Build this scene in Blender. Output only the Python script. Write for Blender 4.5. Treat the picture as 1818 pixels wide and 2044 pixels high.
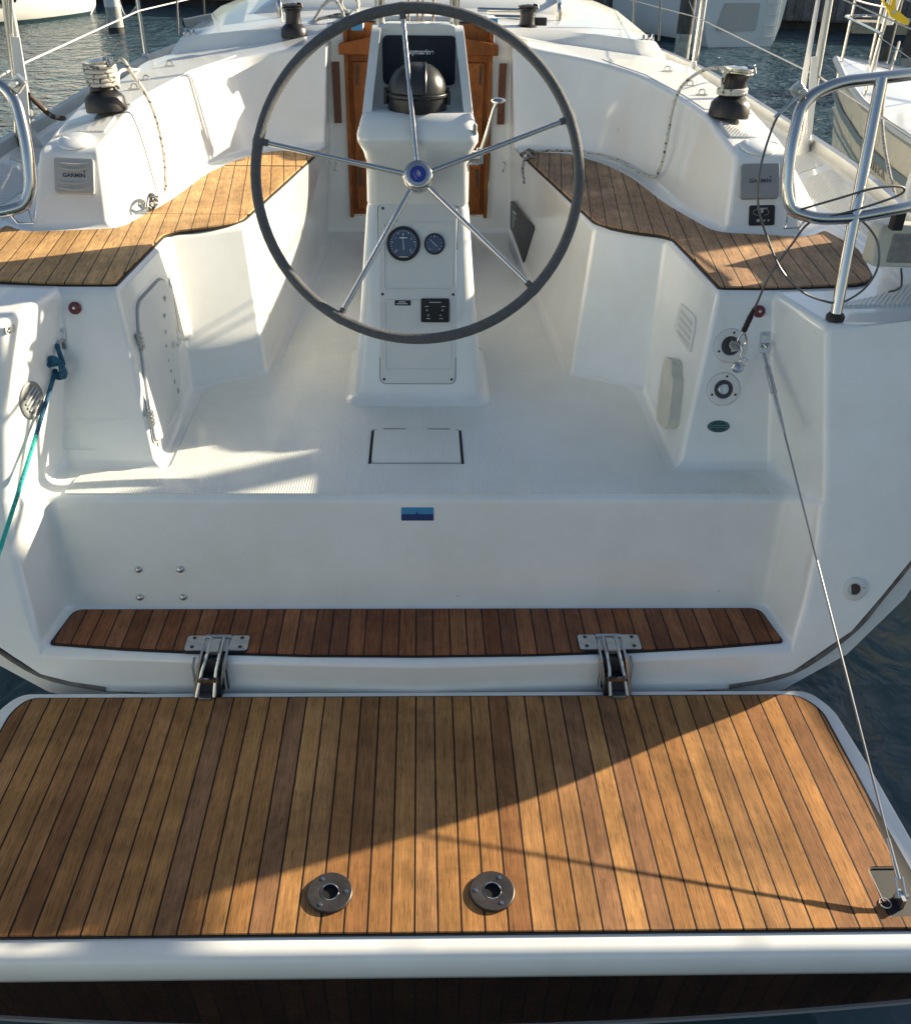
import bpy, bmesh, math, random
from mathutils import Vector, Matrix
from mathutils.bvhtree import BVHTree
from math import sin, cos, pi, radians, atan2, sqrt
random.seed(7)
for o in list(bpy.data.objects): bpy.data.objects.remove(o, do_unlink=True)
S = bpy.context.scene
COL = S.collection

# ---------------------------------------------------------------- camera
PITCH, YAW, ROLL = radians(32.3948), radians(1.42), radians(.771)
cam = bpy.data.cameras.new('camera'); co = bpy.data.objects.new('camera', cam); COL.objects.link(co)
cam.sensor_fit = 'HORIZONTAL'; cam.sensor_width = 36; cam.lens = 36*1820/1818
cam.shift_x = (909-876.4)/1818; cam.clip_start = .02; cam.clip_end = 3000
fw = Vector((sin(YAW)*cos(PITCH), cos(YAW)*cos(PITCH), -sin(PITCH)))
rt = Vector((cos(YAW), -sin(YAW), 0)); up = rt.cross(fw)
r2 = rt*cos(ROLL)+up*sin(ROLL); u2 = -rt*sin(ROLL)+up*cos(ROLL)
M = Matrix.Identity(4)
for i in range(3): M[i][0], M[i][1], M[i][2] = r2[i], u2[i], -fw[i]
M.translation = Vector((.0013, 0, 2.08)); co.matrix_world = M
S.camera = co

# ---------------------------------------------------------------- light
SUN = Vector((2.4, 1.17, 1.0)).normalized()
EL = math.asin(SUN.z); AZ = atan2(SUN.x, SUN.y)
w = bpy.data.worlds.new('World'); S.world = w; w.use_nodes = True
nt = w.node_tree; nt.nodes.clear()
sky = nt.nodes.new('ShaderNodeTexSky'); sky.sky_type = 'NISHITA'; sky.sun_disc = False
sky.sun_elevation = EL; sky.sun_rotation = AZ; sky.air_density = 1.0; sky.dust_density = 1.2; sky.ozone_density = .7
bg = nt.nodes.new('ShaderNodeBackground'); bg.inputs[1].default_value = .062
wo = nt.nodes.new('ShaderNodeOutputWorld')
nt.links.new(sky.outputs[0], bg.inputs[0]); nt.links.new(bg.outputs[0], wo.inputs[0])
sl = bpy.data.lights.new('sun', 'SUN'); sl.energy = 5.0; sl.angle = radians(.55); sl.color = (1, .87, .66)
so = bpy.data.objects.new('sun', sl); COL.objects.link(so)
so.rotation_euler = SUN.to_track_quat('Z', 'Y').to_euler(); so.location = (20, 9, 9)
S.view_settings.view_transform = 'Standard'; S.view_settings.look = 'None'
S.view_settings.exposure = 1.27; S.view_settings.gamma = 1.0
S.cycles.max_bounces = 8; S.cycles.caustics_reflective = False; S.cycles.caustics_refractive = False
S.cycles.sample_clamp_indirect = 4

WZ = -.2   # water level

# ---------------------------------------------------------------- materials
def mat(name, col, rough=.5, metal=0, spec=.5, coat=0, noise=0, nscale=8, bump=0, bscale=60, coatr=.1):
    m = bpy.data.materials.new(name); m.use_nodes = True; n = m.node_tree; b = n.nodes['Principled BSDF']
    b.inputs['Base Color'].default_value = (*col, 1); b.inputs['Roughness'].default_value = rough
    b.inputs['Metallic'].default_value = metal; b.inputs['Specular IOR Level'].default_value = spec
    b.inputs['Coat Weight'].default_value = coat; b.inputs['Coat Roughness'].default_value = coatr
    tc = n.nodes.new('ShaderNodeTexCoord')
    if noise:
        t = n.nodes.new('ShaderNodeTexNoise'); t.inputs['Scale'].default_value = nscale; t.inputs['Detail'].default_value = 6
        t.inputs['Roughness'].default_value = .65
        n.links.new(tc.outputs['Object'], t.inputs['Vector'])
        r = n.nodes.new('ShaderNodeMapRange'); r.inputs[1].default_value = .3; r.inputs[2].default_value = .7
        r.inputs[3].default_value = 1-noise; r.inputs[4].default_value = 1+noise*.4
        n.links.new(t.outputs[0], r.inputs[0])
        mx = n.nodes.new('ShaderNodeVectorMath'); mx.operation = 'SCALE'; mx.inputs[0].default_value = col
        n.links.new(r.outputs[0], mx.inputs['Scale']); n.links.new(mx.outputs[0], b.inputs['Base Color'])
        r3 = n.nodes.new('ShaderNodeMapRange'); r3.inputs[3].default_value = rough*1.25; r3.inputs[4].default_value = rough*.75
        n.links.new(t.outputs[0], r3.inputs[0]); n.links.new(r3.outputs[0], b.inputs['Roughness'])
    if bump:
        t = n.nodes.new('ShaderNodeTexNoise'); t.inputs['Scale'].default_value = bscale; t.inputs['Detail'].default_value = 4
        n.links.new(tc.outputs['Object'], t.inputs['Vector'])
        bp_ = n.nodes.new('ShaderNodeBump'); bp_.inputs['Strength'].default_value = bump; bp_.inputs['Distance'].default_value = .01
        n.links.new(t.outputs[0], bp_.inputs['Height']); n.links.new(bp_.outputs[0], b.inputs['Normal'])
    return m

def grp_mat(name, col, ribs=0, rib_angle=0, rough=.2, dark=.22):
    """white gelcoat, optional fine moulded non-skid ribs, faint grime"""
    m = bpy.data.materials.new(name); m.use_nodes = True; n = m.node_tree; b = n.nodes['Principled BSDF']; L = n.links.new
    b.inputs['Roughness'].default_value = rough; b.inputs['Coat Weight'].default_value = .25 if ribs else .6
    b.inputs['Coat Roughness'].default_value = .07
    tc = n.nodes.new('ShaderNodeTexCoord')
    t = n.nodes.new('ShaderNodeTexNoise'); t.inputs['Scale'].default_value = 3.2; t.inputs['Detail'].default_value = 9; t.inputs['Roughness'].default_value = .7
    L(tc.outputs['Object'], t.inputs['Vector'])
    cr = n.nodes.new('ShaderNodeValToRGB')
    cr.color_ramp.elements[0].position = .28; cr.color_ramp.elements[0].color = (col[0]*.90, col[1]*.89, col[2]*.86, 1)
    cr.color_ramp.elements[1].position = .6; cr.color_ramp.elements[1].color = (*col, 1)
    L(t.outputs[0], cr.inputs[0])
    # scattered specks of dirt
    v = n.nodes.new('ShaderNodeTexVoronoi'); v.inputs['Scale'].default_value = 26 if ribs else 11
    L(tc.outputs['Object'], v.inputs['Vector'])
    lt = n.nodes.new('ShaderNodeMath'); lt.operation = 'LESS_THAN'; lt.inputs[1].default_value = .022 if ribs else .006
    L(v.outputs['Distance'], lt.inputs[0])
    t2 = n.nodes.new('ShaderNodeTexNoise'); t2.inputs['Scale'].default_value = 6; L(tc.outputs['Object'], t2.inputs['Vector'])
    g2 = n.nodes.new('ShaderNodeMath'); g2.operation = 'GREATER_THAN'; g2.inputs[1].default_value = .56; L(t2.outputs[0], g2.inputs[0])
    mm = n.nodes.new('ShaderNodeMath'); mm.operation = 'MULTIPLY'; L(lt.outputs[0], mm.inputs[0]); L(g2.outputs[0], mm.inputs[1])
    mp0 = n.nodes.new('ShaderNodeMapping'); mp0.inputs['Rotation'].default_value = (.4, .5, .7); mp0.inputs['Scale'].default_value = (34, 5, 34); L(tc.outputs['Object'], mp0.inputs[0])
    sc0 = n.nodes.new('ShaderNodeTexNoise'); sc0.inputs['Scale'].default_value = 1; sc0.inputs['Detail'].default_value = 2; L(mp0.outputs[0], sc0.inputs['Vector'])
    sr0 = n.nodes.new('ShaderNodeMapRange'); sr0.inputs[1].default_value = .76; sr0.inputs[2].default_value = .82; sr0.inputs[4].default_value = .3; L(sc0.outputs[0], sr0.inputs[0])
    mxx = n.nodes.new('ShaderNodeMath'); mxx.operation = 'MAXIMUM'; L(mm.outputs[0], mxx.inputs[0]); L(sr0.outputs[0], mxx.inputs[1])
    mx = n.nodes.new('ShaderNodeMixRGB'); mx.inputs[2].default_value = (.22, .2, .17, 1)
    L(mxx.outputs[0], mx.inputs[0]); L(cr.outputs[0], mx.inputs[1]); L(mx.outputs[0], b.inputs['Base Color'])
    if ribs:
        mp = n.nodes.new('ShaderNodeMapping'); mp.inputs['Rotation'].default_value = (0, 0, rib_angle); L(tc.outputs['Object'], mp.inputs[0])
        sx = n.nodes.new('ShaderNodeSeparateXYZ'); L(mp.outputs[0], sx.inputs[0])
        m1 = n.nodes.new('ShaderNodeMath'); m1.operation = 'MULTIPLY'; m1.inputs[1].default_value = 2*pi/ribs; L(sx.outputs[0], m1.inputs[0])
        s1 = n.nodes.new('ShaderNodeMath'); s1.operation = 'SINE'; L(m1.outputs[0], s1.inputs[0])
        # darker tone between the ribs
        rr = n.nodes.new('ShaderNodeMapRange'); rr.inputs[1].default_value = -1; rr.inputs[2].default_value = 1; rr.inputs[3].default_value = dark; rr.inputs[4].default_value = 0
        L(s1.outputs[0], rr.inputs[0])
        mx2 = n.nodes.new('ShaderNodeMixRGB'); mx2.inputs[2].default_value = (.42, .41, .38, 1)
        L(rr.outputs[0], mx2.inputs[0]); L(mx.outputs[0], mx2.inputs[1]); L(mx2.outputs[0], b.inputs['Base Color'])
        bp_ = n.nodes.new('ShaderNodeBump'); bp_.inputs['Strength'].default_value = .32 if dark < .1 else .5; bp_.inputs['Distance'].default_value = .0012
        L(s1.outputs[0], bp_.inputs['Height']); L(bp_.outputs[0], b.inputs['Normal'])
    else:
        t3 = n.nodes.new('ShaderNodeTexNoise'); t3.inputs['Scale'].default_value = 2.5; t3.inputs['Detail'].default_value = 1
        L(tc.outputs['Object'], t3.inputs['Vector'])
        bp_ = n.nodes.new('ShaderNodeBump'); bp_.inputs['Strength'].default_value = .25; bp_.inputs['Distance'].default_value = .012
        L(t3.outputs[0], bp_.inputs['Height']); L(bp_.outputs[0], b.inputs['Normal'])
    return m

def teak_mat(name, cols, width=.05, angle=0, off=0, axis=0, rough=.5, seam=.085, seamcol=(.012, .008, .006), dir2=1):
    """planks run along local Y after rotation; seams across X; cols = list of plank colours"""
    m = bpy.data.materials.new(name); m.use_nodes = True; n = m.node_tree; b = n.nodes['Principled BSDF']; L = n.links.new
    tc = n.nodes.new('ShaderNodeTexCoord'); mp = n.nodes.new('ShaderNodeMapping')
    mp.inputs['Rotation'].default_value = (0, 0, angle); L(tc.outputs['Object'], mp.inputs[0])
    sx = n.nodes.new('ShaderNodeSeparateXYZ'); L(mp.outputs[0], sx.inputs[0])
    def math_(op, a, bb=None):
        k = n.nodes.new('ShaderNodeMath'); k.operation = op
        if hasattr(a, 'links'): L(a, k.inputs[0])
        else: k.inputs[0].default_value = a
        if bb is not None:
            if hasattr(bb, 'links'): L(bb, k.inputs[1])
            else: k.inputs[1].default_value = bb
        return k.outputs[0]
    u = math_('DIVIDE', math_('ADD', sx.outputs[axis], off), width)
    idx = math_('FLOOR', u); fr = math_('FRACT', u)
    d = math_('ABSOLUTE', math_('SUBTRACT', fr, .5))
    sm = math_('GREATER_THAN', d, .5-seam/2)
    edge = math_('GREATER_THAN', d, .5-seam/2-.05)
    wn = n.nodes.new('ShaderNodeTexWhiteNoise'); wn.noise_dimensions = '1D'; L(idx, wn.inputs['W'])
    cr = n.nodes.new('ShaderNodeValToRGB'); el = cr.color_ramp.elements
    while len(el) < len(cols): el.new(.5)
    for i, c in enumerate(cols): el[i].position = i/(len(cols)-1); el[i].color = (*c, 1)
    L(wn.outputs['Value'], cr.inputs[0])
    # grain: noise stretched along the plank, shifted per plank
    cb = n.nodes.new('ShaderNodeCombineXYZ')
    vshift = math_('MULTIPLY', wn.outputs['Value'], 37.)
    L(math_('ADD', math_('MULTIPLY', sx.outputs[axis], 1.), 0), cb.inputs[0])
    L(math_('ADD', math_('MULTIPLY', sx.outputs[1 if axis != 1 else 2], .045), vshift), cb.inputs[1])
    L(math_('MULTIPLY', sx.outputs[2], .3 if axis != 1 else .045), cb.inputs[2])
    g = n.nodes.new('ShaderNodeTexNoise'); g.inputs['Scale'].default_value = 260; g.inputs['Detail'].default_value = 5; g.inputs['Roughness'].default_value = .7
    L(cb.outputs[0], g.inputs['Vector'])
    g2 = n.nodes.new('ShaderNodeTexNoise'); g2.inputs['Scale'].default_value = 45; g2.inputs['Detail'].default_value = 4; L(cb.outputs[0], g2.inputs['Vector'])
    bl = n.nodes.new('ShaderNodeTexNoise'); bl.inputs['Scale'].default_value = 5; bl.inputs['Detail'].default_value = 6; bl.inputs['Roughness'].default_value = .7
    L(tc.outputs['Object'], bl.inputs['Vector'])
    def rng(o, a, b2, c, dd):
        r = n.nodes.new('ShaderNodeMapRange'); r.inputs[1].default_value = a; r.inputs[2].default_value = b2; r.inputs[3].default_value = c; r.inputs[4].default_value = dd
        L(o, r.inputs[0]); return r.outputs[0]
    k = math_('MULTIPLY', rng(g.outputs[0], .3, .7, .68, 1.22), rng(g2.outputs[0], .3, .7, .82, 1.15))
    k = math_('MULTIPLY', k, rng(bl.outputs[0], .3, .7, .66, 1.22))
    g4 = n.nodes.new('ShaderNodeTexNoise'); g4.inputs['Scale'].default_value = 420; g4.inputs['Detail'].default_value = 1
    L(cb.outputs[0], g4.inputs['Vector'])
    k = math_('MULTIPLY', k, rng(g4.outputs[0], .60, .68, 1.0, .55))
    st_n = n.nodes.new('ShaderNodeTexNoise'); st_n.inputs['Scale'].default_value = 1.7; st_n.inputs['Detail'].default_value = 8; st_n.inputs['Roughness'].default_value = .75; st_n.inputs['Distortion'].default_value = 1.2
    L(tc.outputs['Object'], st_n.inputs['Vector'])
    k = math_('MULTIPLY', k, rng(st_n.outputs[0], .42, .60, .80, 1.08))
    vm = n.nodes.new('ShaderNodeVectorMath'); vm.operation = 'SCALE'; L(cr.outputs[0], vm.inputs[0]); L(k, vm.inputs['Scale'])
    mx = n.nodes.new('ShaderNodeMixRGB'); mx.inputs[2].default_value = (*seamcol, 1)
    L(sm, mx.inputs[0]); L(vm.outputs[0], mx.inputs[1]); L(mx.outputs[0], b.inputs['Base Color'])
    L(rng(g.outputs[0], .3, .7, rough+.12, rough-.08), b.inputs['Roughness']); b.inputs['Specular IOR Level'].default_value = .18
    bp_ = n.nodes.new('ShaderNodeBump'); bp_.inputs['Strength'].default_value = .55; bp_.inputs['Distance'].default_value = .0012
    h = math_('SUBTRACT', math_('MULTIPLY', g.outputs[0], .55), math_('MULTIPLY', sm, 1.0)); h = math_('SUBTRACT', h, math_('MULTIPLY', edge, .15))
    L(h, bp_.inputs['Height']); L(bp_.outputs[0], b.inputs['Normal'])
    return m

def rope_mat(name, c1, c2, scale=90, th=.55):
    m = bpy.data.materials.new(name); m.use_nodes = True; n = m.node_tree; b = n.nodes['Principled BSDF']; L = n.links.new
    tc = n.nodes.new('ShaderNodeTexCoord'); t = n.nodes.new('ShaderNodeTexNoise'); t.inputs['Scale'].default_value = scale; t.inputs['Detail'].default_value = 1
    L(tc.outputs['Object'], t.inputs['Vector'])
    cr = n.nodes.new('ShaderNodeValToRGB'); cr.color_ramp.interpolation = 'CONSTANT'
    cr.color_ramp.elements[0].color = (*c1, 1); cr.color_ramp.elements[1].position = th; cr.color_ramp.elements[1].color = (*c2, 1)
    L(t.outputs[0], cr.inputs[0]); L(cr.outputs[0], b.inputs['Base Color']); b.inputs['Roughness'].default_value = .8
    wv = n.nodes.new('ShaderNodeTexVoronoi'); wv.inputs['Scale'].default_value = 320; L(tc.outputs['Object'], wv.inputs['Vector'])
    bp_ = n.nodes.new('ShaderNodeBump'); bp_.inputs['Strength'].default_value = .7; bp_.inputs['Distance'].default_value = .002
    L(wv.outputs['Distance'], bp_.inputs['Height']); L(bp_.outputs[0], b.inputs['Normal'])
    return m

W = (.85, .855, .82)
GRP = grp_mat('gelcoat', W)
NS = grp_mat('gelcoat_nonskid', (.79, .80, .74), ribs=.0075, rough=.22, dark=.05)
NS2 = grp_mat('gelcoat_nonskid_deck', (.76, .76, .72), ribs=.011, rib_angle=radians(35), rough=.4, dark=.45)
PLAST = mat('white_plastic', (.72, .72, .69), .38, noise=.06)
CREAM = mat('cream_plastic', (.62, .60, .50), .45, noise=.1, nscale=20)
GREYP = mat('grey_plastic', (.28, .29, .29), .5, noise=.06)
GREYL = mat('light_grey_plastic', (.42, .43, .42), .5, noise=.06)
BLACK = mat('black_plastic', (.018, .018, .02), .38, noise=.2, nscale=30)
RUB = mat('black_rubber', (.012, .012, .013), .6)
ANOD = mat('black_anodised', (.035, .033, .035), .42, metal=.4, noise=.25, nscale=40)
BRONZE = mat('tarnished_socket', (.07, .062, .058), .42, metal=.5, noise=.4, nscale=60)
CHR = mat('stainless', (.60, .575, .545), .10, metal=1, noise=.05, nscale=25)
STEEL = mat('cast_stainless', (.60, .60, .585), .33, metal=1, noise=.2, nscale=40)
ALU = mat('aluminium', (.55, .55, .53), .4, metal=.8, noise=.1)
LEATH = mat('grey_leather', (.105, .108, .112), .72, noise=.18, nscale=70, bump=.5, bscale=300)
NAVY = mat('navy_cover', (.012, .017, .03), .7, noise=.2, nscale=50, bump=.3, bscale=400)
COMP = mat('compass_shell', (.03, .03, .028), .3, noise=.15, nscale=20)
DARKGL = mat('dark_glass', (.01, .012, .015), .05)
GAUGE = mat('gauge_face', (.012, .028, .085), .12, coat=.8)
WHT = mat('white_mark', (.75, .75, .75), .5)
TXT = mat('dark_lettering', (.05, .055, .06), .5)
BLUE = mat('blue_badge', (.02, .035, .30), .3, coat=.5)
SKYB = mat('sticker_blue', (.05, .26, .48), .4)
SEAB = mat('sticker_navy', (.008, .03, .15), .4)
GREEN = mat('sticker_green', (.05, .16, .15), .4)
RED = mat('red_cap', (.14, .018, .018), .35, noise=.2, nscale=60)
HOLE = mat('dark_opening', (.004, .004, .004), .9)
BORE = mat('brown_bore', (.07, .055, .04), .7)
GREYV = mat('louvre_shade', (.55, .55, .52), .5)
GREYD = mat('dark_grey_well', (.06, .06, .062), .35, metal=.5)
PANE = mat('tinted_pane', (.17, .165, .16), .08, coat=1)
GREYM = mat('mid_grey_plastic', (.24, .25, .24), .5, noise=.1)
CAULK = mat('caulking', (.010, .008, .008), .6)
WIREM = mat('wire', (.35, .35, .34), .35, metal=.9)
DKWIRE = mat('dark_wire', (.13, .13, .13), .4, metal=.7)
YEL = mat('yellow_plastic', (.75, .52, .02), .4)
ORANGE = mat('orange_plastic', (.65, .13, .03), .6)
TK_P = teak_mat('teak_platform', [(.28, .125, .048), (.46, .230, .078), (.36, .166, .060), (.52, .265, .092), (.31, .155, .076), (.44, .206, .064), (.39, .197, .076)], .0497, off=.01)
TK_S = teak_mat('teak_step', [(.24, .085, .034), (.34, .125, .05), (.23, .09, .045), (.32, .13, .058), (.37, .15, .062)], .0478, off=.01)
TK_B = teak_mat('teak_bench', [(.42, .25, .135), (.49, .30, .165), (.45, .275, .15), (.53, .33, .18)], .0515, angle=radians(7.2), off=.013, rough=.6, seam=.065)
TK_B_SUNLIT = teak_mat('teak_bench_port_sunlit', [(.62, .36, .145), (.70, .42, .18), (.65, .38, .155), (.74, .46, .20)], .0515, angle=radians(-7.2), off=.013, rough=.6, seam=.065)  # same bench teak, sunshine painted into brighter port colours
TK_K = teak_mat('teak_skirt_shaded', [(.032, .017, .011), (.048, .024, .014), (.03, .016, .011), (.042, .02, .012)], .0497, off=.01)  # teak darkened: the shade below the platform rim is painted in
DOOR = teak_mat('varnished_wood', [(.36, .115, .03), (.40, .135, .036), (.34, .11, .028)], .35, rough=.3, seam=.001, seamcol=(.1, .04, .015))
GROOVE = mat('hull_joint_shade', (.16, .145, .12), .7, noise=.5, nscale=25)  # grey-brown tone standing in for the shaded groove at the joint
ROPE_W = rope_mat('rope_white_fleck', (.62, .60, .53), (.10, .10, .085), 75, .6)
ROPE_G = rope_mat('rope_grey', (.33, .33, .32), (.08, .08, .08), 110, .55)
ROPE_B = rope_mat('rope_blue', (.01, .07, .14), (.015, .12, .20), 120, .5)
ROPE_T = rope_mat('rope_turquoise', (.02, .42, .36), (.012, .16, .20), 130, .62)
ROPE_BR = rope_mat('rope_brown', (.07, .045, .035), (.35, .27, .2), 25, .58)
ROPE_TAN = rope_mat('rope_tan', (.48, .38, .30), (.2, .12, .09), 90, .6)

# ---------------------------------------------------------------- mesh helpers
class MB:
    def __init__(s): s.v = []; s.f = []; s.M = Matrix.Identity(4)
    def add(s, vs, fs):
        o = len(s.v); s.v += [s.M @ Vector(p) for p in vs]; s.f += [tuple(i+o for i in f) for f in fs]; return s
    def box(s, c, d, T=None):
        x, y, z = (k/2 for k in d); c = Vector(c)
        vs = [Vector((a, b, e)) for a in (-x, x) for b in (-y, y) for e in (-z, z)]
        if T: vs = [T @ p for p in vs]
        return s.add([p+c for p in vs], [(0, 1, 3, 2), (4, 6, 7, 5), (0, 4, 5, 1), (2, 3, 7, 6), (0, 2, 6, 4), (1, 5, 7, 3)])
    def tube(s, P, r, n=10, closed=False):
        P = [Vector(p) for p in P]; m = len(P); R = r if isinstance(r, (list, tuple)) else [r]*m
        T = []
        for i in range(m):
            a = P[(i-1) % m] if (closed or i > 0) else P[i]; b = P[(i+1) % m] if (closed or i < m-1) else P[i]
            T.append((b-a).normalized())
        u = T[0].orthogonal().normalized(); vs = []; fs = []
        for i in range(m):
            u = (u-T[i]*u.dot(T[i])); u = u.normalized() if u.length > 1e-6 else T[i].orthogonal().normalized()
            v = T[i].cross(u)
            for k in range(n): a = 2*pi*k/n; vs.append(P[i]+(u*cos(a)+v*sin(a))*R[i])
        for i in range(m if closed else m-1):
            j = (i+1) % m
            for k in range(n):
                k2 = (k+1) % n; fs.append((i*n+k, i*n+k2, j*n+k2, j*n+k))
        if not closed: fs += [tuple(range(n-1, -1, -1)), tuple((m-1)*n+k for k in range(n))]
        return s.add(vs, fs)
    def lathe(s, prof, n=24, T=None):
        vs = []; fs = []; m = len(prof)
        for r, z in prof:
            for k in range(n): a = 2*pi*k/n; vs.append(Vector((r*cos(a), r*sin(a), z)))
        for i in range(m-1):
            for k in range(n): k2 = (k+1) % n; fs.append((i*n+k, i*n+k2, (i+1)*n+k2, (i+1)*n+k))
        fs += [tuple(range(n-1, -1, -1)), tuple((m-1)*n+k for k in range(n))]
        if T: vs = [T @ p for p in vs]
        return s.add(vs, fs)
    def prism(s, poly, z0, z1, T=None):
        n = len(poly); vs = [Vector((x, y, z0)) for x, y in poly]+[Vector((x, y, z1)) for x, y in poly]
        if T: vs = [T @ p for p in vs]
        fs = [tuple(range(n-1, -1, -1)), tuple(range(n, 2*n))]+[(i, (i+1) % n, (i+1) % n+n, i+n) for i in range(n)]
        return s.add(vs, fs)
    def loft(s, rings, caps=True, closed=True):
        n = len(rings[0]); vs = [p for r in rings for p in r]; fs = []
        for i in range(len(rings)-1):
            for k in range(n if closed else n-1): k2 = (k+1) % n; fs.append((i*n+k, i*n+k2, (i+1)*n+k2, (i+1)*n+k))
        if caps: fs += [tuple(range(n-1, -1, -1)), tuple((len(rings)-1)*n+k for k in range(n))]
        return s.add(vs, fs)

def rrect(w, h, r, n=4, cx=0, cy=0):
    o = []
    for (sx, sy, a0) in ((1, 1, 0), (-1, 1, 90), (-1, -1, 180), (1, -1, 270)):
        for k in range(n+1):
            a = radians(a0+90*k/n); o.append((cx+sx*(w/2-r)+r*cos(a), cy+sy*(h/2-r)+r*sin(a)))
    return o
def circ(r, n=24, cx=0, cy=0, ry=None): return [(cx+r*cos(2*pi*k/n), cy+(ry or r)*sin(2*pi*k/n)) for k in range(n)]
def spline(P, n=8, closed=False):
    P = [Vector(p) for p in P]; m = len(P); out = []
    for i in range(m if closed else m-1):
        g = lambda k: P[k % m] if closed else P[max(0, min(m-1, k))]
        a, b, c, d = g(i-1), g(i), g(i+1), g(i+2)
        for k in range(n):
            t = k/n
            out.append(.5*((2*b)+(c-a)*t+(2*a-5*b+4*c-d)*t*t+(3*b-a-3*c+d)*t**3))
    if not closed: out.append(P[-1])
    return out
def fillet(P, r, n=6, closed=False):
    """polyline with rounded corners"""
    P = [Vector(p) for p in P]; m = len(P); out = []
    for i in range(m):
        if not closed and i in (0, m-1): out.append(P[i]); continue
        a, b, c = P[i-1], P[i], P[(i+1) % m]; rr = min(r, (a-b).length*.45, (c-b).length*.45)
        p, q = b+(a-b).normalized()*rr, b+(c-b).normalized()*rr
        for k in range(n+1): t = k/n; out.append(p*(1-t)**2+b*2*t*(1-t)+q*t*t)
    return out
def fil2(P, r, n=5):
    R = r if isinstance(r, (list, tuple)) else None
    if R is None: return [(p.x, p.y) for p in fillet([(x, y, 0) for x, y in P], r, n, True)]
    P3 = [Vector((x, y, 0)) for x, y in P]; out = []; m = len(P3)
    for i in range(m):
        a, b, c = P3[i-1], P3[i], P3[(i+1) % m]; rr = min(R[i], (a-b).length*.45, (c-b).length*.45)
        if rr <= 0: out.append((b.x, b.y)); continue
        p, q = b+(a-b).normalized()*rr, b+(c-b).normalized()*rr
        for k in range(n+1): t = k/n; v = p*(1-t)**2+b*2*t*(1-t)+q*t*t; out.append((v.x, v.y))
    return out

def finish(me, smooth=40):
    bm = bmesh.new(); bm.from_mesh(me); bmesh.ops.recalc_face_normals(bm, faces=bm.faces); bm.to_mesh(me); bm.free()
    if smooth:
        me.polygons.foreach_set('use_smooth', [True]*len(me.polygons))
        me.set_sharp_from_angle(angle=radians(smooth))
def obj(name, mb, m, parent=None, bevel=0, seg=2, smooth=40, label=None):
    me = bpy.data.meshes.new(name); me.from_pydata([tuple(v) for v in mb.v], [], mb.f); me.validate(); finish(me, smooth)
    me.materials.append(m); o = bpy.data.objects.new(name, me); COL.objects.link(o)
    if parent:
        o.parent = parent; o.matrix_parent_inverse = wmat(parent).inverted()
    if bevel:
        b = o.modifiers.new('bevel', 'BEVEL'); b.width = bevel; b.segments = seg; b.limit_method = 'ANGLE'; b.angle_limit = radians(28)
        b.harden_normals = True
    if label: o['label'] = label
    return o
def wmat(o):
    m = Matrix.LocRotScale(o.location, o.rotation_euler, o.scale)
    return (wmat(o.parent) @ o.matrix_parent_inverse @ m) if o.parent else m
def thing(name, label, cat, loc=(0, 0, 0), rz=0, group=None):
    o = bpy.data.objects.new(name, None); COL.objects.link(o); o.location = loc; o.rotation_euler = (0, 0, rz); o.empty_display_size = .1
    o['label'] = label; o['category'] = cat
    if group: o['group'] = group
    return o
def tag(o, label, cat, group=None):
    o['label'] = label; o['category'] = cat
    if group: o['group'] = group
    return o
def struct(o): o['kind'] = 'structure'; return o
def copy_tree(o, parent=None, T=None):
    c = o.copy(); COL.objects.link(c)
    if parent: c.parent = parent
    if T is not None: c.matrix_parent_inverse = T @ o.matrix_parent_inverse if o.parent else c.matrix_parent_inverse
    for ch in [x for x in KIDS(o)]: copy_tree(ch, c)
    return c
def KIDS(o): return [x for x in bpy.data.objects if x.parent == o and x != o]
def frame(o, x, y):
    x = Vector(x).normalized(); z = x.cross(Vector(y)).normalized(); y = z.cross(x)
    m = Matrix.Identity(4)
    for i in range(3): m[i][0], m[i][1], m[i][2] = x[i], y[i], z[i]
    m.translation = Vector(o); return m
def text(name, body, size, T, m, parent=None, ext=.0006, bold=0, align='CENTER', sx=1):
    cu = bpy.data.curves.new(name, 'FONT'); cu.body = body; cu.size = size; cu.align_x = align; cu.align_y = 'CENTER'; cu.extrude = ext; cu.offset = bold
    tmp = bpy.data.objects.new(name+'_tmp', cu); COL.objects.link(tmp)
    dg = bpy.context.evaluated_depsgraph_get(); me = bpy.data.meshes.new_from_object(tmp.evaluated_get(dg)); bpy.data.objects.remove(tmp, do_unlink=True)
    me.transform(T @ Matrix.Diagonal((sx, 1, 1, 1))); me.materials.clear(); me.materials.append(m)
    o = bpy.data.objects.new(name, me); COL.objects.link(o)
    if parent: o.parent = parent; o.matrix_parent_inverse = wmat(parent).inverted()
    return o
def mir(p): return (-p[0],)+tuple(p[1:])

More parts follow.
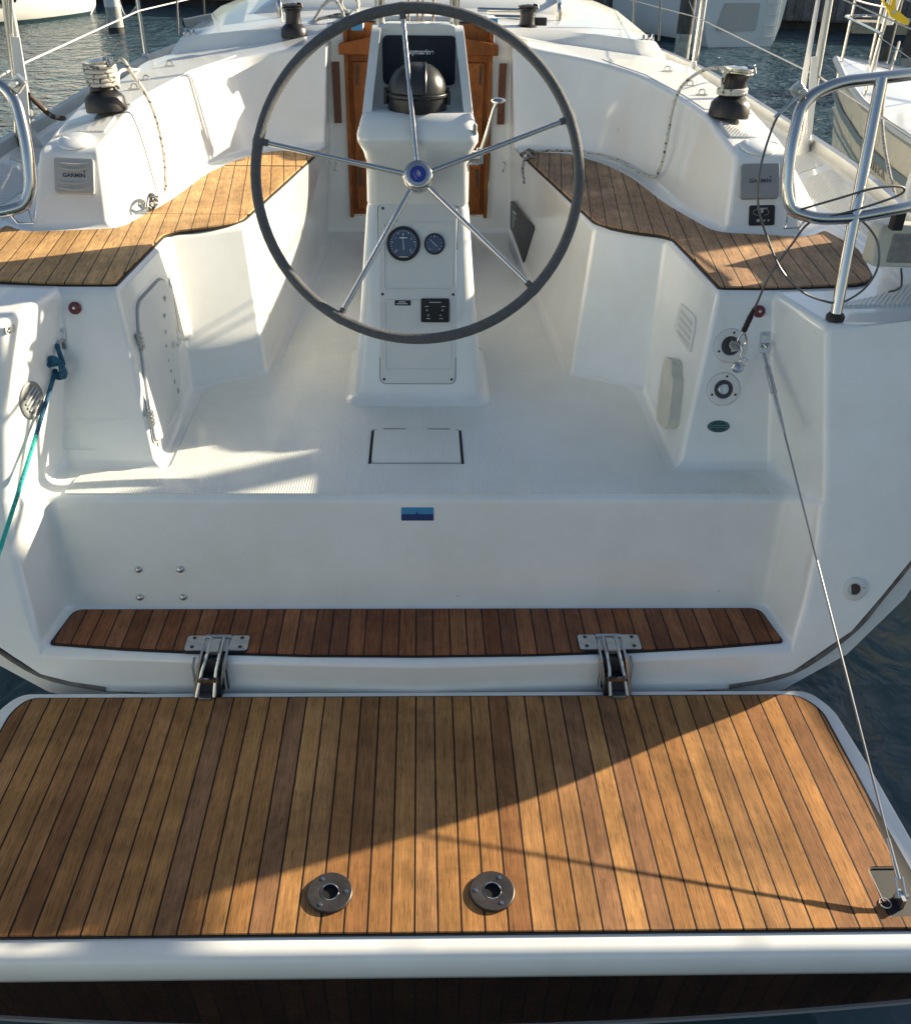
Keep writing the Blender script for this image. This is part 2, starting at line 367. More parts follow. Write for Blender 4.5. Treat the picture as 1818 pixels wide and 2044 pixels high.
# ================================================================= WATER
def water_mat():
    m = bpy.data.materials.new('harbour_water'); m.use_nodes = True; n = m.node_tree; b = n.nodes['Principled BSDF']; L = n.links.new
    b.inputs['Base Color'].default_value = (.042, .082, .105, 1); b.inputs['Roughness'].default_value = .11; b.inputs['IOR'].default_value = 1.33
    tc = n.nodes.new('ShaderNodeTexCoord'); mp = n.nodes.new('ShaderNodeMapping'); mp.inputs['Scale'].default_value = (1, .8, 1); L(tc.outputs['Object'], mp.inputs[0])
    hs = []
    for sc, wgt, det in ((1.5, 1.0, 2), (4.2, .62, 3), (11, .17, 2)):
        t = n.nodes.new('ShaderNodeTexNoise'); t.inputs['Scale'].default_value = sc; t.inputs['Detail'].default_value = det; t.inputs['Distortion'].default_value = .6
        L(mp.outputs[0], t.inputs['Vector'])
        k = n.nodes.new('ShaderNodeMath'); k.operation = 'MULTIPLY'; k.inputs[1].default_value = wgt; L(t.outputs[0], k.inputs[0]); hs.append(k.outputs[0])
    a = n.nodes.new('ShaderNodeMath'); L(hs[0], a.inputs[0]); L(hs[1], a.inputs[1])
    a2 = n.nodes.new('ShaderNodeMath'); L(a.outputs[0], a2.inputs[0]); L(hs[2], a2.inputs[1])
    # calmer water close under the stern
    sx = n.nodes.new('ShaderNodeSeparateXYZ'); L(tc.outputs['Object'], sx.inputs[0])
    r = n.nodes.new('ShaderNodeMapRange'); r.inputs[1].default_value = 1.5; r.inputs[2].default_value = 6; r.inputs[3].default_value = .08; r.inputs[4].default_value = 1.0
    L(sx.outputs[1], r.inputs[0])
    bp_ = n.nodes.new('ShaderNodeBump'); bp_.inputs['Distance'].default_value = .30; L(r.outputs[0], bp_.inputs['Strength'])
    L(a2.outputs[0], bp_.inputs['Height']); L(bp_.outputs[0], b.inputs['Normal'])
    return m
mb = MB(); mb.add([(-900, -900, WZ), (900, -900, WZ), (900, 900, WZ), (-900, 900, WZ)], [(0, 1, 2, 3)])
struct(obj('water', mb, water_mat(), smooth=0))

# ================================================================= SAILING YACHT
Y = thing('sailing_yacht', 'white sailing yacht seen from astern with open transom, wheel and teak cockpit benches', 'sailing yacht', (0, 2.2, WZ))

# ---- cockpit moulding (starboard points, mirrored)
A1 = (1.035, 2.19, .74); L2 = (1.045, 2.362, .74); A2 = (.775, 2.362, .74); A3 = (.79, 2.90, .74); A4 = (.545, 3.03, .74); A5 = (.487, 4.9, .74)
RB = (1.03, 2.12, .40)
L3 = (1.02, 2.54, 1.22); B2 = (.86, 2.54, 1.22); B3 = (.833, 3.085, 1.22); B4 = (.61, 3.22, 1.22); B5 = (.455, 4.6, 1.22)
Cc = [B5, (.70, 4.52, 1.22), (.88, 4.28, 1.22), (.955, 3.98, 1.22), (.985, 3.52, 1.22), (1.06, 3.17, 1.22), (1.31, 3.14, 1.22), (1.44, 3.25, 1.22), (1.45, 3.8, 1.225), (1.42, 4.9, 1.25)]
Dd = [(.43, 4.72, 1.655), (.77, 4.64, 1.60), (.945, 4.36, 1.575), (1.02, 3.93, 1.55), (1.05, 3.60, 1.53), (1.085, 3.285, 1.45), (1.28, 3.262, 1.45), (1.31, 3.52, 1.465), (1.28, 3.82, 1.53), (1.24, 4.9, 1.57)]
wy = lambda z: 1.93+.43*(z-.38)
W3 = (1.078, wy(1.215), 1.215); W2 = (1.105, wy(.78), .78); W15 = (1.095, wy(.64), .64); W1 = (1.07, wy(.51), .51); W0 = (1.045, wy(.40), .40)
WING = [(.87, .296), (1.05, .335), (1.21, .443), (1.287, .535), (1.358, .653), (1.42, .80), (1.455, 1.0), (1.470, 1.14), (1.468, 1.265)]
wp = [(x, 1.93+.43*(z-.38)-.065*min(1, max(0, (z-.55)/.3)), z) for x, z in WING]  # outboard edge out of view, bulged aft to shape the platform shadow
wy = lambda z: 1.93+.43*(z-.38)
WTOP = (1.468, wy(1.27)-.06, 1.27)  # corner out of view, raised to extend the shadow across the platform
GUN = [(1.505, 2.33, 1.275), (1.58, 2.8, 1.28), (1.63, 3.15, 1.29), (1.68, 3.8, 1.31), (1.72, 4.9, 1.33), (1.74, 6.4, 1.36)]
PIN = [(1.44, 2.29, 1.215), (1.49, 2.8, 1.22), (1.50, 3.15, 1.22), (1.47, 3.8, 1.225), (1.44, 4.9, 1.25), (1.40, 6.4, 1.29)]
STEPE = [(0, 1.885), (.45, 1.903), (.9, 1.94), (1.045, 1.95)]
def half(faces):
    """faces: lists of points (starboard); returns welded mirrored MB"""
    mb = MB(); idx = {}
    def vi(p):
        k = tuple(round(c, 4) for c in p)
        if k not in idx: idx[k] = len(mb.v); mb.v.append(Vector(p))
        return idx[k]
    F2 = []
    for f in faces:
        if len(f) == 4: F2 += [[f[0], f[1], f[2]], [f[0], f[2], f[3]]]
        else: F2.append(f)
    for f in F2:
        mb.f.append(tuple(vi(p) for p in f)); mb.f.append(tuple(vi(mir(p)) for p in reversed(f)))
    return mb
F = []
c0s, c0l = (0, 2.19, .74), (0, 4.9, .74)
F.append([c0s, A1, L2, A2, A3, A4, A5, c0l])                         # sole
step_aft = [(x, y-.012, .40) for x, y in STEPE[:3]]+[W0]
F.append([(0, 2.12, .40), RB, W0]+[step_aft[2], step_aft[1], step_aft[0]])   # step tread
F.append([c0s, A1, RB, (0, 2.12, .40)])                              # riser
F.append([A1, L2, W2]); F.append([A1, W2, W15, W1, W0, RB])
F.append([L2, L3, W3, W2])
F.append([L2, A2, B2, L3]); F.append([A2, A3, B3, B2]); F.append([A3, A4, B4, B3])
F.append([A4, A5, (.455, 4.9, 1.22), B5, B4])
F.append([A5, c0l, (0, 4.9, .82), (.36, 4.9, .82), (.36, 4.9, 1.70), (.43, 4.9, 1.68), (.455, 4.9, 1.22)])   # bulkhead beside the hatchway
F.append([B5, (.455, 4.9, 1.22), (.43, 4.9, 1.68), Dd[0]])
tp3 = lambda v: (v.x, v.y, v.z)
CI = [tp3(v) for v in spline(Cc[:5], 4)]; DI = [tp3(v) for v in spline(Dd[:5], 4)]
F.append([L3, B2, B3, B4]+CI+Cc[5:8]+[PIN[3], PIN[2], PIN[1], PIN[0], W3])      # bench top + aft deck
F.append([Cc[7], Cc[8], PIN[3]]); F.append([Cc[8]]+[tuple(Cc[8][j]+(Cc[9][j]-Cc[8][j])*k/8 for j in range(3)) for k in range(1, 9)]+[PIN[4], PIN[3]])
rb_in = (.43, 4.9, 1.68)
OI = [tp3(v) for v in spline([rb_in, (.66, 4.92, 1.64), Dd[9], (1.265, 4.30, 1.55), Dd[8]], 4)]
for i in range(16):
    F.append([CI[i], CI[i+1], DI[i+1], DI[i]]); F.append([DI[i], DI[i+1], OI[i+1], OI[i]])
for i in range(4, 8): F.append([Cc[i], Cc[i+1], Dd[i+1], Dd[i]])
F.append([Dd[4], Dd[5], Dd[6], Dd[7]]); F.append([Dd[4], Dd[7], Dd[8]])
for i in range(8, 16):
    f0 = lambda k: tuple(Cc[9][j]+(Cc[8][j]-Cc[9][j])*(k-8)/8 for j in range(3)); F.append([f0(i), f0(i+1), OI[i+1], OI[i]])
# lip below the step, wings
lip = [(x, y, z) for (x, y, _), z in zip(step_aft, (.30, .30, .29, .30))]
for a, b in zip(range(3), range(1, 4)): pass
F.append([step_aft[0], step_aft[1], (.45, 1.893, .26), (0, 1.875, .26)]); F.append([step_aft[1], step_aft[2], (.87, 1.895, .285), (.45, 1.893, .26)])
F.append([step_aft[2], W0, wp[1], (.87, 1.895, .285)])
F.append([W0, W1, W15, W2, W3, WTOP]+wp[7:0:-1])
for i in range(3): F.append([PIN[i], PIN[i+1], GUN[i+1], GUN[i]])
F.append([PIN[3], PIN[4], GUN[4], GUN[3]]); F.append([PIN[4], PIN[5], GUN[5], GUN[4]])
F.append([W3, PIN[0], WTOP]); F.append([PIN[0], GUN[0], WTOP])
# coachroof side deck joins
mould_mb = half([f for f in F if f])
MOULD = obj('cockpit_moulding', mould_mb, GRP, Y, bevel=.034, seg=4, smooth=75)
me = MOULD.data
BV = BVHTree.FromPolygons([v.co.copy() for v in me.vertices], [tuple(p.vertices) for p in me.polygons])
def hitY(x, z, y0=-1):   # travelling forward
    h = BV.ray_cast(Vector((x, y0, z)), Vector((0, 1, 0))); return h[0], (h[1] if h[1].y < 0 else -h[1])
def hitX(x0, y, z, s):
    h = BV.ray_cast(Vector((x0, y, z)), Vector((s, 0, 0))); return h[0], (h[1] if h[1].x*s < 0 else -h[1])
def hitZ(x, y):
    h = BV.ray_cast(Vector((x, y, 3)), Vector((0, 0, -1))); return h[0], (h[1] if h[1].z > 0 else -h[1])
def on_aft(x, z, off=.0):   # frame on an aft-facing surface, X right, Y up, Z out
    p, n = hitY(x, z); xr = Vector((1, 0, 0)); xr = (xr-n*xr.dot(n)).normalized(); yy = n.cross(xr)
    m = Matrix.Identity(4)
    for i in range(3): m[i][0], m[i][1], m[i][2] = xr[i], yy[i], n[i]
    m.translation = p+n*off; return m
def on_side(y, z, s, off=0):   # frame on an inboard-facing wall; s=+1 starboard wall
    p, n = hitX(0, y, z, s); yy = Vector((0, 0, 1)); yy = (yy-n*yy.dot(n)).normalized(); xr = yy.cross(n)
    m = Matrix.Identity(4)
    for i in range(3): m[i][0], m[i][1], m[i][2] = xr[i], yy[i], n[i]
    m.translation = p+n*off; return m

# ---- hull outside the moulding
hs = []
fl = [(1.505, 2.30, 1.25), (1.515, 2.20, 1.0), (1.485, 2.12, .80), (1.435, 2.06, .64), (1.37, 2.02, .51), (1.22, 1.96, .355), (1.05, 1.925, .255), (.8, 1.90, .20), (.4, 1.89, .17), (0, 1.885, .16)]
def mirror_ring(h): return [Vector(p) for p in h]+[Vector(mir(p)) for p in reversed(h[:-1])]
fl_in = [(1.475, 2.27, 1.255), (1.465, 2.16, 1.0), (1.43, 2.08, .81), (1.372, 2.035, .665), (1.30, 2.015, .545), (1.18, 1.965, .405), (1.02, 1.925, .30), (.8, 1.905, .26), (.4, 1.90, .23), (0, 1.895, .22)]
def sect(y, g, kz, beam, mid):
    ks = [(1, g), (1.012, g*.8), (1.0, g*.62), (.985, g*.45), (.95, g*.3), (.88, g*.12), (.75, -.03), (.55, -.12), (.28, -.18), (0, kz)]
    return [(beam*a, y, z) for a, z in ks]
rings = [mirror_ring(fl_in), mirror_ring(fl), mirror_ring(sect(2.8, 1.25, .0, 1.60, 0)), mirror_ring(sect(3.8, 1.305, -.15, 1.70, 0)), mirror_ring(sect(4.9, 1.325, -.25, 1.74, 0)),
         mirror_ring(sect(6.4, 1.355, -.3, 1.76, 0)), mirror_ring(sect(8.0, 1.39, -.3, 1.55, 0)), mirror_ring(sect(9.6, 1.45, -.3, 1.0, 0)), mirror_ring(sect(11.2, 1.55, -.25, .08, 0))]
hb = MB(); hb.loft(rings, caps=False, closed=False)
obj('hull', hb, GRP, Y, smooth=60)
P_ = [Vector(p) for p in wp]+[Vector((1.475, 2.29, 1.20))]
for s in (1, -1): mb = MB(); mb.tube([(s*(p.x+.004), p.y+.004, p.z-.006) for p in spline(P_, 5)], .0075, 8); obj('hull_joint', mb, GROOVE, Y)
# toe rail / rubbing strake
tr = [Vector((x, y, z)) for x, y, z in GUN]+[Vector((1.52, 8.0, 1.40)), Vector((.98, 9.6, 1.46)), Vector((.07, 11.2, 1.56))]
for s in (1, -1):
    P = spline([(s*(p.x+.005), p.y, p.z+.012) for p in tr], 6)
    r = MB(); r.loft([[p+Vector((s*a, 0, b)) for a, b in ((-.022, -.01), (-.018, .030), (.004, .034), (.022, .012), (.024, -.035), (-.01, -.035))] for p in P]); obj('toe_rail', r, ALU, Y, smooth=50)
    r = MB(); r.loft([[p+Vector((s*a, 0, b)) for a, b in ((.022, -.03), (.045, -.045), (.045, -.085), (.02, -.10))] for p in P]); obj('rubbing_strake', r, GRP, Y, smooth=60)

# ---- non-skid sheets
def sheet(name, poly, z, m, t=.004, par=Y, **k):
    mb = MB(); mb.prism(poly, z-.006, z+t); return obj(name, mb, m, par, bevel=.002, seg=1, **k)
sole_poly = [(-1.0, 2.203), (1.0, 2.203), (.985, 2.330), (.735, 2.330), (.745, 2.915), (.515, 3.055), (.445, 4.82), (-.445, 4.82), (-.515, 3.055), (-.745, 2.915), (-.735, 2.330), (-.985, 2.330)]
sheet('cockpit_sole', fil2(sole_poly, [.015, .015, .05, .05, .06, .06, .04, .04, .06, .06, .05, .05]), .74, NS)
# coaming tops and side decks
for s in (1, -1):
    mb = MB()
    q = [Dd[5], Dd[6], Dd[7], Dd[4]]
    def patch(name, A, B, inset=.05, m=NS2, up_=.003, n=6):
        # A: inner line, B: outer line (same count) -> raised sheet
        mb = MB(); rows = []
        for i in range(len(A)-1):
            for k in range(9):
                if i and not k: continue
                a, b = Vector(A[i]).lerp(Vector(A[i+1]), k/8), Vector(B[i]).lerp(Vector(B[i+1]), k/8)
                row = []
                for j in range(9):
                    p = a.lerp(b, inset+(1-2*inset)*j/8); h = BV.ray_cast(Vector((p.x, p.y, 3)), Vector((0, 0, -1)))[0]; row.append(Vector((p.x, p.y, (h.z if h else p.z)+up_)))
                rows.append(row)
        mb.loft(rows, caps=False, closed=False)
        bm = bmesh.new(); me = bpy.data.meshes.new(name); me.from_pydata([tuple((s*v.x, v.y, v.z)) for v in mb.v], [], mb.f)
        bm.from_mesh(me); bmesh.ops.remove_doubles(bm, verts=bm.verts, dist=.0005); bmesh.ops.recalc_face_normals(bm, faces=bm.faces)
        ext = bmesh.ops.extrude_face_region(bm, geom=bm.faces[:])
        bmesh.ops.translate(bm, verts=[g for g in ext['geom'] if isinstance(g, bmesh.types.BMVert)], vec=(0, 0, -.006))
        bmesh.ops.recalc_face_normals(bm, faces=bm.faces); bm.to_mesh(me); bm.free(); me.materials.append(m)
        o = bpy.data.objects.new(name, me); COL.objects.link(o); o.parent = Y; o.matrix_parent_inverse = wmat(Y).inverted(); return o
    lerp = lambda a, b, t: tuple(a[i]+(b[i]-a[i])*t for i in range(3))
    patch('coaming_grip_panel', [lerp(Dd[5], Dd[4], .42), lerp(Dd[5], Dd[4], .78)], [lerp(Dd[6], Dd[7], .55), lerp(Dd[7], Dd[8], .15)], .13)
    patch('coaming_grip_panel', [lerp(Dd[4], Dd[3], .22), Dd[3], Dd[2], (.80, 4.66, 1.6)], [lerp(Dd[7], Dd[8], .7), Dd[8], (1.262, 4.3, 1.55), (1.20, 4.86, 1.57)], .11)
    patch('side_deck_panel', [lerp(PIN[1], PIN[2], .1), PIN[2], PIN[3]], [lerp(GUN[1], GUN[2], .1), GUN[2], GUN[3]], .16)
    patch('side_deck_panel', [lerp(PIN[3], PIN[4], .08), PIN[4], PIN[5]], [lerp(GUN[3], GUN[4], .08), GUN[4], GUN[5]], .16)
    mb = MB(); mb.prism([(s*x, y) for x, y in [(1.14, 2.42), (1.46, 2.44), (1.50, 2.62), (1.42, 2.60), (1.30, 2.50)]], 1.214, 1.2235); obj('side_deck_panel', mb, NS2, Y)
    mb = MB(); mb.lathe([(.045, 0), (.062, 0), (.062, .004), (.055, .009), (.0, .010)], 28, Matrix.Translation((s*1.175, 3.335, BV.ray_cast(Vector((s*1.175, 3.335, 3)), Vector((0, 0, -1)))[0].z)) @ Matrix.Rotation(radians(14), 4, 'X')); obj('deck_plate', mb, GRP, Y)

# ---- step tread planking, riser fittings
def tri_fan_prism(poly, z0, z1): mb = MB(); mb.prism(poly, z0, z1); return mb
step_poly = [(-1.0, 2.105), (1.0, 2.105), (1.022, 1.962), (.80, 1.938), (.57, 1.921), (.30, 1.909), (0, 1.905), (-.30, 1.909), (-.57, 1.921), (-.80, 1.938), (-1.022, 1.962)]
sp = fil2(step_poly, [.03, .03, .015]+[.0]*7+[.015], 4)
obj('step_border', tri_fan_prism(fil2([(x*1.006+(0), y+(.006 if y > 2.05 else -.006)) for x, y in step_poly], [.03, .03, .015]+[.0]*7+[.015], 4), .396, .4035), CAULK, Y)
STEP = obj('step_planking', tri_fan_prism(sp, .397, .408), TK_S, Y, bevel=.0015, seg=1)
for x, z in ((-.81, .522), (-.69, .522), (-.815, .435), (-.69, .435)):
    T = on_aft(x, z); mb = MB(); mb.lathe([(.0105, 0), (.0105, .002), (.008, .006), (.003, .008)], 14, T); obj('dome_screw', mb, STEEL, Y)
T = on_aft(-.006, .69); mb = MB(); mb.prism(rrect(.092, .040, .002, 1), 0, .0012, T); st = obj('sail_sticker', mb, SKYB, Y)
mb = MB(); mb.prism([(-.0455, -.0195), (.0455, -.0195), (.0455, .0), (-.0455, .0)], .0013, .0019, T); obj('sticker_sea', mb, SEAB, st)
mb = MB(); mb.prism([(-.006, .0), (.001, .0), (.0, .011), (-.002, .006)], .0013, .0022, T); obj('sticker_sail', mb, SEAB, st)

# ---- hatch in the sole behind the pedestal
mb = MB(); mb.prism(rrect(.268, .212, .015, 3, -.010, 2.484), .735, .7485); hz = obj('sole_hatch_lid', mb, NS, Y, bevel=.002, seg=1)
for s in (-1, 1):
    mb = MB(); mb.box((-.010+s*.1385, 2.480, .7425), (.0075, .214, .0065)); obj('hatch_gap', mb, HOLE, hz)
    mb = MB(); mb.box((-.010+s*.070, 2.594, .7435), (.070, .007, .009)); obj('hatch_hinge', mb, GREYP, hz)
mb = MB(); mb.box((-.010, 2.3755, .7428), (.272, .003, .0045)); obj('hatch_gap', mb, GREYP, hz); mb = MB(); mb.box((-.010, 2.5925, .7428), (.272, .003, .0045)); obj('hatch_gap', mb, GREYP, hz)

# ---- steering pedestal
PED = MB()
def prect(z, yf, yb, hw, r=.05):
    return [Vector((x-.006, y, z)) for x, y in rrect(2*hw, yb-yf, min(r, (yb-yf)*.45), 5, 0, (yf+yb)/2)]
PED.loft([prect(.735, 2.762, 3.30, .250, .06), prect(.750, 2.768, 3.29, .244, .06), prect(.754, 2.780, 3.28, .232, .05), prect(.762, 2.790, 3.27, .222, .045), prect(.785, 2.799, 3.26, .2155, .045), prect(1.06, 2.865, 3.27, .188), prect(1.34, 2.945, 3.27, .163, .035), prect(1.353, 2.955, 3.26, .158, .03)])
ped = obj('steering_pedestal', PED, GRP, Y, smooth=50)
up_ = MB(); up_.loft([prect(1.352, 2.950, 3.26, .156, .03), prect(1.362, 2.942, 3.27, .161, .035), prect(1.48, 2.945, 3.28, .160, .04), prect(1.515, 2.93, 3.29, .168, .04), prect(1.545, 2.91, 3.30, .184, .04), prect(1.565, 2.91, 3.30, .184, .04), prect(1.60, 2.94, 3.30, .174, .04), prect(1.622, 2.965, 3.30, .164, .035)])
obj('pedestal_console', up_, GRP, ped, smooth=50)
# console head: back panel and two cheeks round the compass shelf
mb = MB(); mb.prism(fil2([(-.168, 1.60), (.156, 1.60), (.128, 1.845), (-.140, 1.845)], [0, 0, .045, .045], 6), -3.29, -3.20, Matrix(((1, 0, 0, 0), (0, 0, -1, 0), (0, 1, 0, 0), (0, 0, 0, 1))))
obj('console_head', mb, GRP, ped, bevel=.012, seg=3)
for s in (-1, 1):
    pr = [(2.975, 1.605), (3.24, 1.605), (3.24, 1.838), (3.19, 1.835), (3.10, 1.75), (3.02, 1.665)]
    R0 = []; R1 = []
    for y, z in fil2(pr, [.01, 0, 0, .02, .03, .03], 4):
        hw = .170-(z-1.6)*.12; R0.append(Vector((-.006+s*hw, y, z))); R1.append(Vector((-.006+s*(hw-.028), y, z)))
    mb = MB(); mb.loft([R0, R1]); obj('console_cheek', mb, GRP, ped, bevel=.008, seg=2)
# display with navy cover
T = frame((-.001, 3.192, 1.742), (1, 0, 0), (0, .10, 1))
mb = MB(); mb.prism(rrect(.232, .140, .018, 4), -.02, .012, T); cv = obj('display_cover', mb, NAVY, ped, bevel=.006, seg=3)
text('maker_lettering', 'Raymarine', .021, T @ Matrix.Translation((0.0, .024, .0125)), WHT, cv, bold=.0006)
mb = MB(); 
for k in range(22): mb.tube([T @ Vector((.110, -.058+k*.0054, .010)), T @ Vector((.119, -.056+k*.0054, .010))], .0016, 5)
obj('cover_zip', mb, WHT, cv)
# compass under its hood
Tc = Matrix.Translation((-.008, 3.045, 1.618))
mb = MB(); mb.lathe([(.088, 0), (.090, .006), (.090, .040), (.095, .043), (.095, .052), (.088, .056)], 32, Tc); cb_ = obj('compass', mb, BLACK, ped, bevel=.002, seg=1)
mb = MB(); mb.lathe([(.089, .056), (.088, .070), (.080, .092), (.066, .112), (.046, .127), (.022, .134), (.001, .136)], 36, Tc); obj('compass_hood', mb, COMP, cb_, smooth=60)
mb = MB(); mb.tube([Tc @ Vector((.025, -cos(a)*.0895, .056+sin(a)*.079)) for a in [radians(5+8*k) for k in range(11)]], .0035, 6); obj('hood_ridge', mb, COMP, cb_)
for s in (-1, 1): mb = MB(); mb.box(Tc @ Vector((s*.096, -.005, .042)), (.012, .030, .045)); obj('hood_clip', mb, BLACK, cb_, bevel=.003)
# instrument plate on the sloping aft face
pn = Vector((0, -1, -.0)); pf = lambda z: 2.803+(z-.80)*(2.945-2.803)/(1.34-.80)
def onped(x, z, off=0):
    yy = Vector((0, (2.945-2.803)/.54, 1)).normalized(); n = Vector((1, 0, 0)).cross(yy)
    m = frame((x-.006, pf(z), z), (1, 0, 0), yy); m.translation = m.translation+n*off; return m
T = onped(.0, 1.085)
mb = MB(); mb.prism(rrect(.254, .575, .02, 4), -.004, .0025, T); obj('plate_shadow_gap', mb, GREYP, ped)
mb = MB(); mb.prism(rrect(.248, .569, .018, 4), -.004, .008, T); pl = obj('instrument_plate', mb, PLAST, ped, bevel=.003)
def ring_frame(w_, h_, t_, cy):
    mb = MB(); 
    P = fillet([T @ Vector((x, y+cy, .008)) for x, y in ((-w_/2, -h_/2), (w_/2, -h_/2), (w_/2, h_/2), (-w_/2, h_/2))], .012, 4, True)
    mb.tube(P, t_, 6, closed=True); return mb
obj('panel_rib', ring_frame(.216, .205, .0035, .125), PLAST, pl); obj('panel_rib', ring_frame(.216, .225, .0035, -.125), PLAST, pl)
for x, y in ((-.110, .270), (.110, .270), (-.114, .006), (.114, .006), (-.112, -.270), (.112, -.270)):
    mb = MB(); mb.lathe([(.0045, .007), (.0045, .0095), (.001, .0098)], 10, T @ Matrix.Translation((x, y, 0))); obj('panel_screw', mb, BLACK, pl)
def gauge(x, z, r, ticks, ang):
    G = onped(x, z, .008); mb = MB(); mb.lathe([(r, -.004), (r, .006), (r*.96, .009), (r*.84, .0095), (r*.82, .006), (.001, .006)], 36, G); g = obj('gauge', mb, RUB, pl)
    mb = MB(); mb.lathe([(r*.82, .0063), (.001, .0068)], 32, G); obj('gauge_face', mb, GAUGE, g)
    mk = MB()
    for k in range(ticks):
        a = radians(-135+270*k/(ticks-1)); big = k % 5 == 0; r0 = .62 if big else .70
        mk.prism([(-.0006 if not big else -.001, r*r0), (.0006 if not big else .001, r*r0), (.0005, r*.78), (-.0005, r*.78)], .0069, .0073, G @ Matrix.Rotation(-a, 4, 'Z'))
    obj('gauge_marks', mk, WHT, g)
    mk = MB(); mk.prism([(-.001, -r*.35), (.001, -r*.35), (.0005, r*.6), (-.0005, r*.6)], .0075, .0080, G @ Matrix.Rotation(ang, 4, 'Z')); obj('needle', mk, WHT, g)
    return G, g
G, g = gauge(-.046, 1.243, .0535, 26, radians(4))
mk = MB(); mk.box(G @ Vector((0, .018, .0072)), (.024, .0012, .003)); mk.box(G @ Vector((0, -.040, .0072)), (.03, .0012, .002)); obj('gauge_caption', mk, WHT, g)
for a, ch in ((-135, '0'), (-55, '1'), (0, '2'), (60, '3'), (130, '4')):
    pr = G @ Matrix.Translation((sin(radians(a))*.029, cos(radians(a))*.029, .0070)); text('gauge_numeral', ch, .009, pr, WHT, g, ext=.0002)
G, g = gauge(.053, 1.243, .033, 11, radians(48))
B_ = onped(-.049, 1.060, .008); mb = MB(); mb.prism(rrect(.056, .030, .002, 1), 0, .0035, B_); dl = obj('data_label', mb, PLAST, pl)
mb = MB(); mb.prism(rrect(.052, .017, .001, 1, 0, .005), .0036, .0042, B_); obj('label_field', mb, RUB, dl)
text('label_lettering', 'VOORLIJK', .0072, B_ @ Matrix.Translation((0, .0085, .0043)), WHT, dl, ext=.0002, bold=.0002) if False else None
mb = MB()
for y, wd in ((.0085, .026), (.0025, .040)):
    for k in range(int(wd/.0045)): mb.box(B_ @ Vector((-wd/2+.002+k*.0045, y, .0045)), (.0032, .0008, .0032))
obj('label_lettering', mb, WHT, dl)
E_ = onped(.056, 1.042, .008); mb = MB(); mb.prism(rrect(.092, .076, .005, 3), 0, .006, E_); ep = obj('engine_panel', mb, RUB, pl, bevel=.002)
mb = MB(); mb.box(E_ @ Vector((0, .026, .0063)), (.038, .0010, .0018))
for x, y in ((-.027, .013), (.027, .013), (-.022, -.026), (.020, -.026)): mb.box(E_ @ Vector((x, y, .0063)), (.012, .0008, .0016))
obj('panel_lettering', mb, WHT, ep)
for x, y in ((-.026, .001), (.024, .001), (-.022, -.015), (.018, -.015)):
    mb = MB(); mb.lathe([(.0045, .006), (.0045, .009), (.002, .012)], 10, E_ @ Matrix.Translation((x, y, 0))); obj('panel_button', mb, STEEL, ep)
# guard rail over the pedestal
mb = MB(); P = fillet([(-.127, 3.245, 1.55), (-.121, 3.245, 2.28), (.107, 3.245, 2.28), (.110, 3.245, 1.55)], .07, 8); mb.tube(P, .0155, 14); obj('guard_rail', mb, CHR, ped)
# throttle
mb = MB(); mb.lathe([(.022, 0), (.022, .03), (.014, .034)], 16, frame((.155, 3.0, 1.49), (0, 1, 0), (0, 0, 1))); mb.box((.188, 3.0, 1.495), (.022, .026, .045)); th = obj('throttle', mb, CHR, ped, bevel=.003)
mb = MB(); mb.tube([(.190, 3.0, 1.50), (.206, 3.0, 1.555), (.226, 3.0, 1.63), (.236, 3.0, 1.650)], [.0085, .007, .0055, .006], 10); obj('throttle_lever', mb, CHR, th)
mb = MB(); mb.lathe([(.004, -.008), (.018, -.006), (.023, 0), (.018, .006), (.004, .009)], 20, Matrix.Translation((.238, 3.0, 1.655)) @ Matrix.Diagonal((1, 1, .9, 1))); obj('throttle_knob', mb, CHR, th)
mb = MB(); mb.lathe([(.006, -.016), (.007, .010), (.002, .018)], 10, Matrix.Translation((.166, 2.93, 1.585))); obj('engine_stop_pull', mb, GREYP, ped)

# ---- steering wheel
WC = Vector((-.005, 2.85, 1.464)); TH = radians(28)
wn_ = Vector((0, -cos(TH), sin(TH))); wu = Vector((0, sin(TH), cos(TH)))
WT = frame(WC, (1, 0, 0), wu)
RW = .483
mb = MB(); mb.tube([WT @ Vector((RW*cos(a), RW*sin(a), .012)) for a in [2*pi*k/96 for k in range(96)]], .0158, 14, closed=True); wh = obj('steering_wheel', mb, LEATH, Y)
wh.data.name = 'wheel_rim'
mb = MB(); mb.lathe([(.010, -.055), (.036, -.055), (.036, -.03), (.043, -.028), (.046, .002), (.045, .012), (.040, .020), (.034, .022), (.033, .026), (.024, .027), (.0225, .025)], 40, WT); hub = obj('hub', mb, CHR, wh)
mb = MB(); mb.lathe([(.0225, .0245), (.0225, .028), (.001, .0285)], 32, WT); bd = obj('badge', mb, BLUE, hub) if False else obj('badge', mb, BLUE, wh)
mb = MB(); Tb = WT @ Matrix.Translation((0, 0, .0288)) @ Matrix.Rotation(radians(28), 4, 'Z')
mb.prism([(.003, -.012), (.008, 0), (.004, .013), (.001, .0)], 0, .0005, Tb); mb.prism([(-.002, -.012), (-.0005, -.002), (-.001, .011), (-.004, .0)], 0, .0005, Tb)
for k in range(6): mb.box(Tb @ Vector((-.011, -.010+k*.0035, 0)), (.003, .0006, .0018))
obj('badge_emblem', mb, GREYL, wh)
spokes = [95.6, 20.5, -43.5, 240.5, 168.5]
for a in spokes:
    a = radians(a); d = Vector((cos(a), sin(a), 0))
    mb = MB(); mb.tube([WT @ (d*.035+Vector((0, 0, .0))), WT @ (d*.25+Vector((0, 0, .003))), WT @ (d*(RW-.01)+Vector((0, 0, .010)))], [.0085, .0078, .0072], 12); obj('spoke', mb, CHR, wh)
